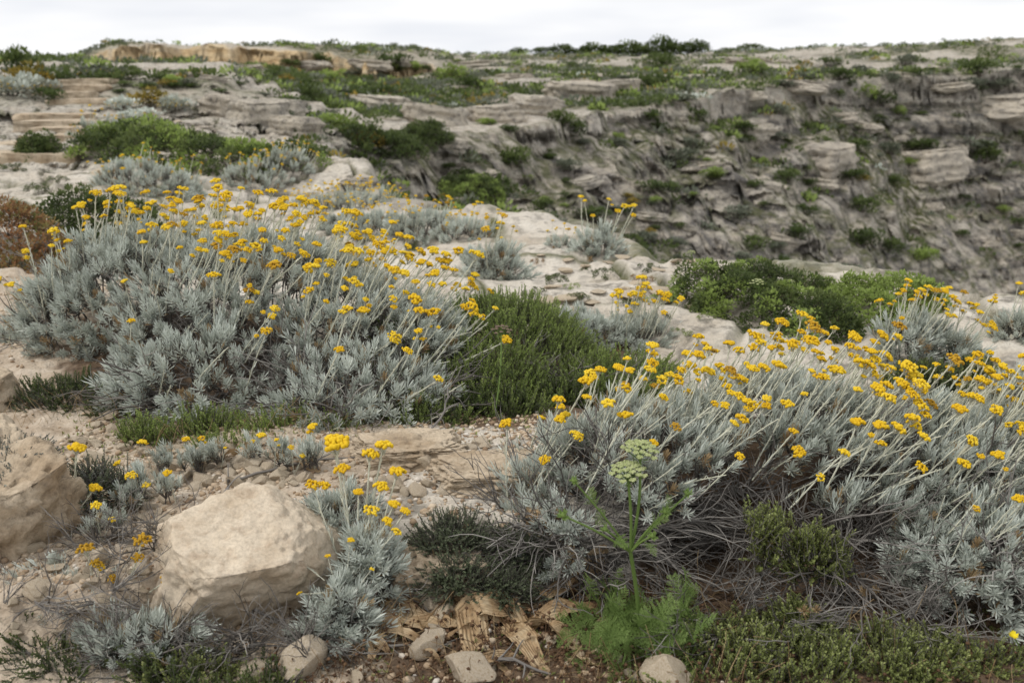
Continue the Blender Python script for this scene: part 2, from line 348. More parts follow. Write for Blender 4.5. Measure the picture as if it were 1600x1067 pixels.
def groundmat(name):
    m, nt, b = material(name, 0.93, 0.12)
    g = N(nt, 'NewGeometry'); pos = g.outputs['Position']
    def noise(s, d=4, r=0.62, vec=pos):
        n = N(nt, 'TexNoise', Scale=s, Detail=d, Roughness=r); nt.links.new(vec, n.inputs['Vector']); return n.outputs['Fac']
    def attr(k): return N(nt, 'Attribute', attribute_name=k).outputs['Fac']
    st = N(nt, 'VectorMath', operation='MULTIPLY'); st.inputs[1].default_value = (0.30, 0.30, 3.6); nt.links.new(pos, st.inputs[0])
    nb, nm, nf, ns = noise(0.35), noise(2.4), noise(14), noise(1.0, 4, 0.65, st.outputs[0])
    nxx = noise(70, 2)
    # near limestone: cream with grey lichen
    c1 = ramp(nt, nm, [(0.28, (0.43, 0.365, 0.285)), (0.5, (0.59, 0.535, 0.45)), (0.72, (0.67, 0.62, 0.54))])
    c1 = mix(nt, ramp(nt, nf, [(0.50, 0.0), (0.66, 0.6)]), c1, (0.27, 0.245, 0.21))
    c1 = mix(nt, ramp(nt, noise(5.5, 4), [(0.56, 0.0), (0.64, 0.75)]), c1, (0.16, 0.145, 0.12))
    # weathered ravine rock: grey bands and fawn breaks
    c2 = ramp(nt, ns, [(0.36, (0.15, 0.14, 0.125)), (0.47, (0.30, 0.272, 0.235)), (0.54, (0.43, 0.38, 0.31)), (0.66, (0.60, 0.53, 0.435))])
    c2 = mix(nt, ramp(nt, nm, [(0.44, 0.0), (0.60, 0.7)]), c2, (0.17, 0.16, 0.148))
    c2 = mix(nt, ramp(nt, nb, [(0.50, 0.0), (0.68, 0.45)]), c2, (0.40, 0.345, 0.275))
    q3 = []
    for vec, k in (((0.74, -0.42, -0.52), 0.10), ((0.5, 0.86, 0.0), 0.75), ((0.45, -0.26, 0.85), 1.5)):
        dp = N(nt, 'VectorMath', operation='DOT_PRODUCT'); dp.inputs[1].default_value = vec; nt.links.new(pos, dp.inputs[0]); q3.append(mathn(nt, 'MULTIPLY', dp.outputs['Value'], k))
    cb = N(nt, 'CombineXYZ')
    for i in range(3): nt.links.new(q3[i], cb.inputs[i])
    nd = noise(1.6, 4, 0.65, cb.outputs[0])
    c2 = mix(nt, ramp(nt, nd, [(0.49, 0.0), (0.60, 0.8)]), c2, (0.55, 0.50, 0.42))
    c2 = mix(nt, ramp(nt, nd, [(0.36, 0.7), (0.46, 0.0)]), c2, (0.15, 0.143, 0.135))
    c = mix(nt, attr('gorge'), c1, c2)
    # yellow quarried stone
    c = mix(nt, attr('yellow'), c, ramp(nt, ns, [(0.35, (0.56, 0.40, 0.22)), (0.55, (0.73, 0.57, 0.35)), (0.7, (0.78, 0.65, 0.45))]))
    # turf and soil in pockets of the rock
    gm = mathn(nt, 'MULTIPLY', attr('turf'), ramp(nt, nm, [(0.36, 0.0), (0.56, 1.0)]))
    c = mix(nt, gm, c, ramp(nt, nf, [(0.3, (0.045, 0.055, 0.018)), (0.55, (0.095, 0.105, 0.035)), (0.7, (0.17, 0.15, 0.065))]))
    soil = ramp(nt, noise(28, 3), [(0.3, (0.055, 0.034, 0.02)), (0.55, (0.115, 0.072, 0.042)), (0.75, (0.22, 0.155, 0.10))])
    c = mix(nt, attr('soil'), c, soil)
    grit = ramp(nt, noise(11, 4), [(0.3, (0.33, 0.255, 0.18)), (0.5, (0.48, 0.395, 0.30)), (0.7, (0.58, 0.50, 0.40))])
    c = mix(nt, attr('grit'), c, grit)
    c = mix(nt, 0.4, c, ramp(nt, nxx, [(0.3, 0.6), (0.6, 1.0)]), 'MULTIPLY')
    nt.links.new(c, b.inputs['Base Color'])
    far = attr('far')
    h1 = mathn(nt, 'ADD', mathn(nt, 'MULTIPLY', nf, 0.6), mathn(nt, 'MULTIPLY', nxx, 0.2))
    b1 = N(nt, 'Bump', Strength=0.8, Distance=0.05); nt.links.new(h1, b1.inputs['Height'])
    b2 = N(nt, 'Bump', Distance=0.5); nt.links.new(far, b2.inputs['Strength'])
    nt.links.new(mathn(nt, 'ADD', nm, mathn(nt, 'MULTIPLY', ns, 0.7)), b2.inputs['Height']); nt.links.new(b1.outputs[0], b2.inputs['Normal'])
    nt.links.new(b2.outputs[0], b.inputs['Normal'])
    return m
def build_terrain():
    th = np.concatenate([np.linspace(-58, -31, 34)[:-1], np.linspace(-31, 31, 600), np.linspace(31, 58, 34)[1:]])
    th = np.radians(th)
    r = np.concatenate([np.geomspace(0.35, 1.5, 14)[:-1], np.geomspace(1.5, 12, 270)[:-1], np.geomspace(12, 30, 230)[:-1], np.linspace(30, 70, 350)[:-1], np.geomspace(70, 165, 90)[:-1], np.geomspace(165, 700, 14)])
    R, T = np.meshgrid(r, th, indexing='ij')
    X, Y = R * np.sin(T), R * np.cos(T)
    sh = X.shape; x, y = X.ravel(), Y.ravel()
    z, d, yel, zl = height(x, y)
    rr = np.hypot(x, y)
    z = np.where(rr > 150, z - (rr - 150) * 0.03, z).copy()
    # undercut and roughen steep faces sideways
    Z = z.reshape(sh); GRID.update(r=r, t=th, z=Z.copy())
    # spread the rows evenly along the profile of each face, so that steep rock has as many points as flat rock
    i0, i1 = np.searchsorted(r, 12.0), np.searchsorted(r, 71.0); dm = d.reshape(sh).copy(); ym = yel.reshape(sh).copy(); R = R.copy()
    ds = np.sqrt(np.diff(R[i0:i1], axis=0) ** 2 * (0.35 * 30 / R[i0:i1 - 1]) ** 0 * 0.30 + (1.6 * np.diff(Z[i0:i1], axis=0)) ** 2) / R[i0:i1 - 1]
    k = 11; pad = np.pad(ds, ((0, 0), (k // 2, k // 2)), 'edge'); ds = np.stack([pad[:, j:j + ds.shape[1]] for j in range(k)]).mean(0)
    sc_ = np.vstack([np.zeros(sh[1]), np.cumsum(ds, 0)])
    for c in range(sh[1]):
        rn = np.interp(np.linspace(0, sc_[-1, c], i1 - i0), sc_[:, c], r[i0:i1])
        for Q in (Z, dm, ym): Q[i0:i1, c] = np.interp(rn, r[i0:i1], Q[i0:i1, c])
        R[i0:i1, c] = rn
    X, Y = R * np.sin(T), R * np.cos(T); x, y, z, d, yel, rr = X.ravel(), Y.ravel(), Z.ravel(), dm.ravel(), ym.ravel(), R.ravel()
    gz = np.gradient(Z, axis=0) / np.maximum(np.gradient(R, axis=0), 1e-4)
    steep = S(0.35, 1.1, np.abs(gz)).ravel() * S(7, 16, rr)
    off = (0.55 * fbm(x * 0.3, y * 0.3, z * 1.6, seed=81, oct=3) + 0.22 * ridged(x * 0.9, y * 0.9, z * 2.0, seed=82, oct=4) + 0.42 * (S(-0.10, 0.10, vnoise(x * 0.12, y * 0.12, z * 1.9 + 0.25 * np.minimum(x, 18), 87)) - 0.5) + 0.20 * (S(-0.12, 0.12, vnoise(x * 0.3, y * 0.3, z * 5.0, 93)) - 0.5)) * steep
    x2 = x - np.sin(T.ravel()) * off; y2 = y - np.cos(T.ravel()) * off
    V = np.stack([x2, y2, z], 1)
    gorge = S(-0.4, 0.8, d + 0.5 * fbm(x * 0.8, y * 0.8, seed=83, oct=3)) * S(5.5, 8, rr)
    gorge = np.maximum(gorge, 0.65 * S(16, 30, rr) * (x > -6 - rr * 0.1) * S(0.1, -0.3, fbm(x * 0.2, y * 0.2, seed=84, oct=3)))
    turf = S(9, 20, rr) * S(-0.25, 0.2, fbm(x * 0.16, y * 0.16, seed=85, oct=4)) * (1 - 0.8 * S(0.6, 1.3, np.abs(gz)).ravel()) * (1 - yel)
    turf *= 1 - 0.9 * S(-0.5, -3.0, x) * (1 - S(18, 24, rr))
    turf = np.maximum(turf, 0.8 * (d > 0) * (1 - S(0.5, 1.1, np.abs(gz)).ravel()) * S(-0.35, 0.05, fbm(x * 0.5, y * 0.5, seed=88, oct=3)))
    we = worley((x + 0.8 * fbm(x * 0.18, y * 0.18, seed=3, oct=3) * S(4, 14, rr) * 1.6 + 0.25 * fbm(x * 1.1, y * 1.1, seed=5, oct=3) * S(3, 8, rr)) * 1.3, (y + 0.8 * fbm(x * 0.18 + 9, y * 0.18, seed=4, oct=3) * S(4, 14, rr) * 1.6 + 0.25 * fbm(x * 1.1 + 7, y * 1.1, seed=6, oct=3) * S(3, 8, rr)) * 1.7, 66)[1]
    turf = np.maximum(turf, 0.95 * (1 - S(0.03, 0.14, we)) * S(3.6, 5, y) * (1 - S(16, 24, rr)))
    ly = 2.40 + 0.35 * S(0.15, 0.7, x) - 0.25 * S(-0.5, -1.0, x)
    nz = 0.5 * fbm(x * 5, y * 5, seed=89, oct=5, gain=0.65)
    soil = (1 - S(-0.22, 0.0, y - ly)) * S(-1.35, -0.75, x)
    soil = np.maximum(soil, S(0.25, 0.6, x) * (1 - S(2.9, 3.4, y)) * (1 - S(1.3, 1.9, x)))
    soil = np.maximum(soil, 0.9 * S(2.9, 3.2, y) * (1 - S(4.2, 4.7, y)) * S(-2.2, -1.8, x) * (1 - S(0.3, 0.75, x)))
    soil = S(0.35, 0.6, soil + nz) * 0.95
    grit = 0.65 * S(-0.1, -0.5, x) * S(3.9, 3.2, y) * S(-2.2, -1.6, x) + 0.7 * S(-1.6, -2.0, x) * S(6.5, 5.0, y)
    grit = S(0.25, 0.5, grit + nz * 0.8) * (1 - S(6, 7.5, y))
    nrow, ncol = sh
    idx = np.arange(nrow * ncol).reshape(sh)
    F = np.stack([idx[:-1, :-1], idx[:-1, 1:], idx[1:, 1:], idx[1:, :-1]], -1)
    # three pieces: the shelf one stands on, the ravine with its cliffs, the plateau to the skyline
    dm = d.reshape(sh); rm = R
    rav = (dm > -0.15); plat = (~rav) & (rm > 26); sel = np.where(rav, 1, np.where(plat, 2, 0))[:-1, :-1]
    mat = groundmat("limestone_ground")
    far = 0.95 * S(7, 16, rr)
    for k, nm in enumerate(("ground", "ravine_cliffs", "plateau")):
        f = F[sel == k].reshape(-1, 4); u, inv = np.unique(f, return_inverse=True)
        me = mesh_np(nm, V[u], [inv.reshape(-1, 4)], [mat], True, None,
                     {'gorge': gorge[u], 'yellow': yel[u], 'turf': turf[u], 'soil': soil[u], 'grit': grit[u], 'far': far[u]})
        tag(new(nm, me), kind='structure')
build_terrain()

# ------------------------------------------------------------------ plant materials
rng = random.Random(7)
def U(a, b): return rng.uniform(a, b)
M = {}
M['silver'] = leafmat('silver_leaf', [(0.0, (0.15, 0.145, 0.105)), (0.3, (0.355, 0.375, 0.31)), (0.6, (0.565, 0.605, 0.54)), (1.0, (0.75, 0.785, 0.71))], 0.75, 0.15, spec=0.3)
M['stalk'] = leafmat('pale_stalk', [(0.0, (0.56, 0.555, 0.42)), (1.0, (0.76, 0.755, 0.62))], 0.85, 0.1)
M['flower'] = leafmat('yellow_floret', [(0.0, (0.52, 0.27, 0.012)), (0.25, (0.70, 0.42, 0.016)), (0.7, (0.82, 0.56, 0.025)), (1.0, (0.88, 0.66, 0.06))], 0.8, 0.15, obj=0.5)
M['old_flower'] = leafmat('faded_floret', [(0.0, (0.30, 0.16, 0.02)), (1.0, (0.60, 0.36, 0.03))], 0.85, 0.1, obj=0.5)
M['twig'] = leafmat('grey_dead_twig', [(0.0, (0.075, 0.068, 0.06)), (0.6, (0.17, 0.155, 0.14)), (1.0, (0.34, 0.32, 0.29))], 0.9, 0.0)
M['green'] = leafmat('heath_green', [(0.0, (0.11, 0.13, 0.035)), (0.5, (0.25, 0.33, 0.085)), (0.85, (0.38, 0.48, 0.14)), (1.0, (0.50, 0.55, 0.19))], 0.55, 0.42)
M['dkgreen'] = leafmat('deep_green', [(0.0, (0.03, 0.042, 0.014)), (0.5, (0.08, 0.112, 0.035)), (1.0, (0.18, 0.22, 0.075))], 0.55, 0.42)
M['fern'] = leafmat('fresh_green', [(0.0, (0.11, 0.165, 0.045)), (0.5, (0.22, 0.32, 0.09)), (1.0, (0.38, 0.48, 0.18))], 0.55, 0.45)
M['succ'] = leafmat('succulent_green', [(0.0, (0.17, 0.095, 0.035)), (0.3, (0.16, 0.18, 0.055)), (0.65, (0.30, 0.35, 0.11)), (1.0, (0.46, 0.48, 0.20))], 0.5, 0.35, spec=0.4)
M['red'] = leafmat('reddened_leaf', [(0.0, (0.19, 0.085, 0.04)), (0.4, (0.30, 0.155, 0.07)), (0.6, (0.28, 0.20, 0.08)), (0.8, (0.17, 0.18, 0.06)), (1.0, (0.20, 0.23, 0.08))], 0.7, 0.25)
M['thyme'] = leafmat('thyme_leaf', [(0.0, (0.05, 0.06, 0.032)), (0.6, (0.12, 0.15, 0.08)), (0.93, (0.19, 0.22, 0.13)), (1.0, (0.42, 0.30, 0.24))], 0.8, 0.15)
M['greymat'] = leafmat('grey_mat_leaf', [(0.0, (0.11, 0.12, 0.10)), (1.0, (0.27, 0.29, 0.25))], 0.85, 0.15)
M['straw'] = leafmat('dry_straw', [(0.0, (0.24, 0.15, 0.07)), (1.0, (0.50, 0.38, 0.22))], 0.8, 0.2)
M['seed'] = leafmat('brown_seedhead', [(0.0, (0.055, 0.03, 0.017)), (0.6, (0.13, 0.075, 0.042)), (1.0, (0.25, 0.16, 0.09))], 0.9, 0.0)
M['umbel'] = leafmat('pale_umbel', [(0.0, (0.26, 0.32, 0.11)), (0.6, (0.44, 0.49, 0.22)), (1.0, (0.56, 0.57, 0.33))], 0.8, 0.2)
M['umbelgreen'] = leafmat('umbel_green', [(0.0, (0.09, 0.15, 0.035)), (1.0, (0.21, 0.30, 0.08))], 0.6, 0.2)
M['umbelbrown'] = leafmat('umbel_brown', [(0.0, (0.14, 0.10, 0.075)), (1.0, (0.27, 0.20, 0.15))], 0.85, 0.1)
M['yellowgreen'] = leafmat('yellowed_shrub', [(0.0, (0.10, 0.10, 0.025)), (0.5, (0.25, 0.20, 0.05)), (1.0, (0.42, 0.30, 0.06))], 0.8, 0.2)
M['greygreen'] = leafmat('grey_green_shrub', [(0.0, (0.07, 0.078, 0.05)), (0.5, (0.15, 0.165, 0.115)), (1.0, (0.27, 0.29, 0.23))], 0.85, 0.2)
M['bark'] = leafmat('grey_bark', [(0.0, (0.08, 0.065, 0.05)), (1.0, (0.18, 0.15, 0.12))], 0.9, 0.0)
M['stone'] = rockmat('limestone', (0.58, 0.50, 0.385), (0.44, 0.345, 0.235), (0.30, 0.25, 0.19), 6.0, 0.7)
M['boulder'] = rockmat('boulder_limestone', (0.54, 0.45, 0.335), (0.38, 0.29, 0.195), (0.24, 0.19, 0.135), 2.5, 1.0, 0.7)
M['crag'] = rockmat('weathered_crag', (0.50, 0.45, 0.37), (0.31, 0.285, 0.245), (0.15, 0.143, 0.13), 0.8, 1.0, 0.9)
def drymat():
    m, nt, b = material('dry_strap_leaf', 0.6, 0.3)
    at_ = N(nt, 'Attribute', attribute_name='rnd'); oi = N(nt, 'ObjectInfo')
    tc = N(nt, 'TexCoord'); nz = N(nt, 'TexNoise', Scale=28.0, Detail=4); nt.links.new(tc.outputs['Object'], nz.inputs['Vector'])
    wv = mathn(nt, 'SINE', mathn(nt, 'ADD', mathn(nt, 'MULTIPLY', at_.outputs['Fac'], 46.0), mathn(nt, 'MULTIPLY', nz.outputs['Fac'], 5.0)))
    c = ramp(nt, nz.outputs['Fac'], [(0.3, (0.36, 0.23, 0.12)), (0.5, (0.54, 0.385, 0.22)), (0.68, (0.66, 0.52, 0.33))])
    c = mix(nt, ramp(nt, wv, [(0.3, 0.0), (1.0, 0.25)]), c, (0.28, 0.17, 0.085))
    c = mix(nt, 0.4, c, ramp(nt, oi.outputs['Random'], [(0, (0.7, 0.62, 0.55)), (1, (1, 1, 1))]), 'MULTIPLY')
    nt.links.new(c, b.inputs['Base Color'])
    bp = N(nt, 'Bump', Strength=0.5, Distance=0.004); nt.links.new(wv, bp.inputs['Height']); nt.links.new(bp.outputs[0], b.inputs['Normal'])
    t = N(nt, 'BsdfTranslucent'); nt.links.new(c, t.inputs['Color']); ms = N(nt, 'MixShader'); ms.inputs['Fac'].default_value = 0.2
    nt.links.new(b.outputs[0], ms.inputs[1]); nt.links.new(t.outputs[0], ms.inputs[2]); nt.links.new(ms.outputs[0], nt.nodes['Material Output'].inputs['Surface'])
    return m
M['dry'] = drymat()

# ------------------------------------------------------------------ plant pieces, each built a few times and then copied
def rdir(spread, up=1.0):
    a = U(0, 2 * math.pi); t = spread
    return np.array((math.cos(a) * math.sin(t), math.sin(a) * math.sin(t), math.cos(t) * up))
def curve(p, d, L, n, wob, g=(0, 0, 0)):
    x, y, z = (float(v) for v in p); a, b, c = (float(v) for v in d); l = math.sqrt(a * a + b * b + c * c) + 1e-9; a /= l; b /= l; c /= l; pts = [(x, y, z)]; k = L / n
    for i in range(n):
        a += U(-wob, wob) + g[0]; b += U(-wob, wob) + g[1]; c += U(-wob, wob) + g[2]; l = math.sqrt(a * a + b * b + c * c) + 1e-9; a /= l; b /= l; c /= l
        x += a * k; y += b * k; z += c * k; pts.append((x, y, z))
    return np.array(pts)
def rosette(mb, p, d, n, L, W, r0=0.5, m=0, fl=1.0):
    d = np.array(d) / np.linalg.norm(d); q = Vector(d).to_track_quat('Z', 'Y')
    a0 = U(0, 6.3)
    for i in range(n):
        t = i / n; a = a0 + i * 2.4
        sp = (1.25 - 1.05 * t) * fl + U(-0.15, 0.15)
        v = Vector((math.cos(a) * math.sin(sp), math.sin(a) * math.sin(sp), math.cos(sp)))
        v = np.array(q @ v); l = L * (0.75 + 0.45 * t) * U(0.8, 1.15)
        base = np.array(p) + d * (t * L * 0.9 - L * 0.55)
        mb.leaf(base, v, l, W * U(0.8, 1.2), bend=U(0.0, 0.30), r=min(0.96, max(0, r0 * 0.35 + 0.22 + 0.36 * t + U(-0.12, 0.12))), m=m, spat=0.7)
def everlasting_branch():
    mb = MB(); k = rng.randint(11, 13)
    mb.tube(curve((0, 0, -0.09), (0, 0, 1), 0.09, 3, 0.2), 0.0028, 3, U(0.2, 0.6), 1)
    for i in range(k):
        d = rdir(U(0.1, 1.0)); L = U(0.055, 0.10)
        pts = curve((0, 0, -0.03), d, L, 3, 0.18, (0, 0, 0.22))
        mb.tube(pts, [0.002, 0.002, 0.0016, 0.0012], 3, U(0.3, 0.8), 1)
        dirn = pts[-1] - pts[-2] + np.array((0, 0, 0.012))
        dead = rng.random() < 0.06
        rosette(mb, pts[-1], dirn, rng.randint(19, 25), U(0.022, 0.036), 0.0037, U(0, 1), 2 if dead else 0)
        for q in range(5):    # older leaves along the shoot
            w_ = pts[1] + (pts[-1] - pts[1]) * U(0, 0.8)
            mb.leaf(w_, rdir(U(0.5, 1.4)) + dirn, U(0.018, 0.03), 0.0034, bend=U(-.2, .2), r=U(0, 0.4), m=0 if rng.random() < .8 else 2)
    return mb.mesh('leafy_branch', [M['silver'], M['twig'], M['straw']])
def stalk_mesh(L, lean):
    mb = MB(); pts = curve((0, 0, 0), (lean * U(-0.2, 0.8), U(-.12, .12), 1), L, 6, 0.055, (lean * 0.05, 0, 0.05))
    mb.tube(pts, [0.0024, 0.0023, 0.0022, 0.0021, 0.002, 0.0019, 0.0016], 4, 0.6)
    n = int(L / 0.0075)
    for i in range(n):
        t = U(0.02, 0.9); j = min(5, int(t * 6)); p = pts[j] + (pts[j + 1] - pts[j]) * (t * 6 - j)
        d = pts[j + 1] - pts[j]; d = d / np.linalg.norm(d)
        a = rdir(1.57); mb.leaf(p, d * 1.0 + a * U(0.25, 0.75), U(0.018, 0.036) * (1.2 - 0.7 * t), 0.0026, bend=U(-.15, .25), r=U(0.2, 1), m=1 if t < 0.5 and rng.random() < .7 else 0)
    return mb.mesh('flower_stalk', [M['stalk'], M['silver']]), Vector(pts[-1]), Vector(pts[-1] - pts[-2]).normalized()
def head_mesh(rad, n, mat, bead=0.0033):
    mb = MB()
    for b in range(7):
        a = b * 0.9 + U(-.2, .2); e = np.array((math.cos(a), math.sin(a), 0)) * rad * U(0.4, 0.8) + np.array((0, 0, rad * 0.15))
        mb.tube([(0, 0, -rad * 0.75), e * 0.6 - np.array((0, 0, rad * 0.15)), e], 0.0011, 3, 0.5, 1)
    lob = [(0, 0, rad * 0.42)] + [(math.cos(a) * rad * U(0.45, 0.66), math.sin(a) * rad * U(0.45, 0.66), rad * U(0.12, 0.3)) for a in np.linspace(0, 2 * math.pi, 6)[:-1] + U(0, 6)]
    for i in range(n):
        c = np.array(lob[i % len(lob)]); t = rdir(math.acos(U(-0.15, 1)))
        p = c + t * np.array((rad * 0.34, rad * 0.34, rad * 0.26))
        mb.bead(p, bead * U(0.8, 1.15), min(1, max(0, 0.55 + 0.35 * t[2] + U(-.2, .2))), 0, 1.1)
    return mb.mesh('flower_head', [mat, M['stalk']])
def twig_mesh(L=0.16, n=7, rad=0.0022, spread=1.0):
    mb = MB()
    for i in range(n):
        pts = curve((U(-.012, .012), U(-.012, .012), 0), rdir(U(0.0, spread)), L * U(0.6, 1.2), 6, 0.30, (0, 0, 0.0))
        r_ = U(0, 1); mb.tube(pts, [rad, rad, rad * .85, rad * .75, rad * .6, rad * .5, rad * .3], 4, r_)
        for k in range(3):
            j = rng.randint(1, 5); q = curve(pts[j], pts[j] - pts[j - 1] + rdir(1.3) * 0.02, L * U(0.2, 0.45), 4, 0.4)
            mb.tube(q, [rad * .55, rad * .5, rad * .42, rad * .35, rad * .2], 3, min(1, r_ + U(-.2, .2)))
    return mb.mesh('dead_twig', [M['twig']])
def heath_branch(mat, shoots=(7, 10), L=(0.06, 0.13), ll=0.0085, lw=0.0024, dens=700, spread=0.55, twig='twig', up=0.3, spat=0.55, fold=0.0):
    mb = MB()
    for i in range(rng.randint(*shoots)):
        l = U(*L); pts = curve((U(-.03, .03), U(-.03, .03), -0.04), rdir(U(0, spread)), l + 0.04, 5, 0.14, (0, 0, up * 0.3))
        mb.tube(pts, [0.0018, 0.0017, 0.0015, 0.0013, 0.001, 0.0006], 3, 0.3, 1)
        n = int(dens * l); r0 = U(-0.15, 0.15)
        for k in range(n):
            t = (k + U(0, 1)) / n * 0.85 + 0.15; j = min(4, int(t * 5)); p = pts[j] + (pts[j + 1] - pts[j]) * (t * 5 - j)
            d = pts[j + 1] - pts[j]; d = d / np.linalg.norm(d); s_ = ll * U(0.75, 1.2) * (1 - 0.35 * max(0, t - 0.7) / 0.3)
            mb.leaf(p, d * U(0.5, 1.1) + rdir(1.57) * 0.85, s_, lw, bend=U(0, .3), r=min(1, max(0, 0.12 + 0.66 * t + r0 + U(-.15, .15))), spat=spat, fold=fold)
    return mb.mesh('leafy_branch', [mat, M[twig]])
def fern_leaf(L, mats, ll=0.0085):
    """twice-divided leaf of a wild carrot"""
    mb = MB(); pts = curve((0, 0, 0), (0.5, 0, 0.8), L, 7, 0.06, (0.12, 0, -0.10)); mb.tube(pts, [0.002] * 5 + [0.0014, 0.001, 0.0006], 3, 0.6)
    for k in range(18):
        t = 0.2 + 0.8 * k / 18; j = min(6, int(t * 7)); p = pts[j] + (pts[j + 1] - pts[j]) * (t * 7 - j); d = pts[j + 1] - pts[j]; d /= np.linalg.norm(d)
        sd_ = np.array((0, 1.0 if k % 2 else -1.0, 0)); l2 = L * 0.40 * (1.15 - t) * U(0.8, 1.2) + 0.012
        q = curve(p, sd_ + d * 0.65 + np.array((0, 0, U(-.1, .35))), l2, 4, 0.12); mb.tube(q, [0.001, 0.0009, 0.0008, 0.0006, 0.0004], 3, 0.5)
        n = int(l2 / 0.0030) + 4
        for i in range(n):
            s_ = (i + 1) / n; jj = min(3, int(s_ * 4)); pp = q[jj] + (q[jj + 1] - q[jj]) * (s_ * 4 - jj); dd_ = q[jj + 1] - q[jj]; dd_ /= (np.linalg.norm(dd_) + 1e-9)
            si = np.cross(dd_, (0, 0, 1.0)) * (1 if i % 2 else -1)
            mb.leaf(pp, dd_ * 0.7 + si + np.array((U(-.3, .3), U(-.3, .3), U(-.2, .5))), ll * U(0.7, 1.2) * (1.2 - 0.5 * s_), ll * 0.30, bend=U(0, .3), r=min(1, max(0, 0.2 + 0.5 * t + U(-.25, .25))), spat=0.55)
    return mb.mesh('fern_leaf', mats)
def umbel_mesh(rad, mat, n=24, dome=0.28):
    mb = MB()
    for i in range(n):
        t = math.sqrt((i + 0.5) / n); a = i * 2.4; c = np.array((math.cos(a) * rad * t, math.sin(a) * rad * t, rad * dome * (1 - t * t) + U(-.06, .06) * rad))
        mb.tube([(0, 0, -rad * 0.55), c * np.array((.6, .6, 1)) - np.array((0, 0, rad * .28)), c - np.array((0, 0, rad * .06))], 0.0009, 3, 0.4, 1)
        for k in range(13):
            b = k * 2.4; q = math.sqrt((k + .5) / 13) * rad * 0.17
            p = c + np.array((math.cos(b) * q, math.sin(b) * q, U(-.02, .03) * rad + 0.02 * rad)); mb.bead(p, rad * 0.062, U(0.3, 1), 0, 0.75)
    for k in range(9):
        a = k * 0.7; mb.leaf((0, 0, -rad * .55), (math.cos(a), math.sin(a), -0.3), rad * 0.6, 0.0025, r=U(0, 1), m=1)
    return mb.mesh('umbel', [mat, M['umbelgreen']])
def puff_mesh(n, mat, leaf=0.16, flat=0.75, lumps=9, name='crown', wood=True):
    """shrub seen from afar: leaf-sized faces in clumps, gaps between the clumps"""
    mb = MB(); cs = []
    for i in range(lumps):
        a = i * 2.4 + U(-.4, .4); q = math.sqrt((i + 0.3) / lumps) * 0.78
        cs.append((math.cos(a) * q, math.sin(a) * q, (0.30 + 0.5 * (1 - q * q)) * flat * U(0.6, 1.25), U(0.26, 0.42), U(-.22, .22)))
    if wood:
        for c in cs: mb.tube(curve((0, 0, -0.1), (c[0], c[1], c[2]), math.hypot(c[0], c[1], c[2]) + .05, 3, 0.1), [0.035, 0.028, 0.02, 0.012], 3, 0.5, 1)
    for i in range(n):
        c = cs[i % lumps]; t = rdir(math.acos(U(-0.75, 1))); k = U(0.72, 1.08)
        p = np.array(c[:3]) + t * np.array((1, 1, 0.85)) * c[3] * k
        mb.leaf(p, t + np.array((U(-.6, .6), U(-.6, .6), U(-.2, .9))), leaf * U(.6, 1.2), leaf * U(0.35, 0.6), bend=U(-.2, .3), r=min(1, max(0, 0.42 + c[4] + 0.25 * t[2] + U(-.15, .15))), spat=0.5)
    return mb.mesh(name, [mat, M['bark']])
def rock_mesh(seed, sub=3, cuts=14, rough=0.07, flat=(1, 1, 0.7), mat='stone', freq=2.2, name='stone'):
    """a broken block: a ball cut by random planes, then roughened"""
    rs = np.random.RandomState(seed); V, F = ico(sub); V = V * 1.15
    for i in range(cuts):
        n = rs.normal(size=3); n /= np.linalg.norm(n); d = rs.uniform(0.50, 0.82); h = V @ n - d
        V = V - np.outer(np.where(h > 0, h * 0.99, 0), n)
    nrm = V / np.linalg.norm(V, axis=1)[:, None]
    q = V * freq + seed * 3.7
    V = V + nrm * (rough * fbm(q[:, 0], q[:, 1], q[:, 2], oct=4, seed=seed) + rough * 0.6 * ridged(q[:, 0] * 1.5, q[:, 1] * 1.5, q[:, 2] * 2.5, oct=3, seed=seed + 5))[:, None]
    V = V * np.array(flat)
    return mesh_np(name, V, [F], [M[mat]], True)

EV_BRANCH = [everlasting_branch() for _ in range(7)]
STALKS = [stalk_mesh(U(0.14, 0.24), l) for l in (0.0, 0.1, 0.25, 0.3, 0.45, 0.5, 0.3, 0.15)]
HEADS = [head_mesh(U(0.0155, 0.0245), n, M['flower'], 0.0036) for n in (46, 54, 60, 66, 70, 56)]
BUDS = [head_mesh(0.0105, 20, M['flower'], 0.0032) for _ in range(2)]
OLDHEADS = [head_mesh(0.021, 50, M['old_flower'], 0.0034) for _ in range(2)]
TWIGS = [twig_mesh() for _ in range(6)]
LONGTWIGS = [twig_mesh(0.26, 6, 0.0026, 0.8) for _ in range(5)]
HEATH = [heath_branch(M['green'], shoots=(11, 14), L=(0.035, 0.085), ll=0.0085, lw=0.0034, dens=820, spread=0.7) for _ in range(5)]
DKHEATH = [heath_branch(M['dkgreen'], shoots=(10, 13), ll=0.011, lw=0.0048, L=(0.03, 0.075), dens=620, spread=0.95) for _ in range(5)]
SUCC = [heath_branch(M['succ'], shoots=(9, 12), L=(0.025, 0.06), ll=0.011, lw=0.005, dens=640, spread=0.8, fold=0.25) for _ in range(5)]
REDS = [heath_branch(M['red'], shoots=(8, 11), L=(0.05, 0.10), ll=0.014, lw=0.006, dens=330, spread=0.9) for _ in range(4)]
THYME = [heath_branch(M['thyme'], shoots=(9, 12), L=(0.025, 0.055), ll=0.0065, lw=0.003, dens=900, spread=1.1) for _ in range(5)]
GREYMAT = [heath_branch(M['greymat'], shoots=(9, 12), L=(0.015, 0.04), ll=0.006, lw=0.0028, dens=1000, spread=1.2) for _ in range(3)]
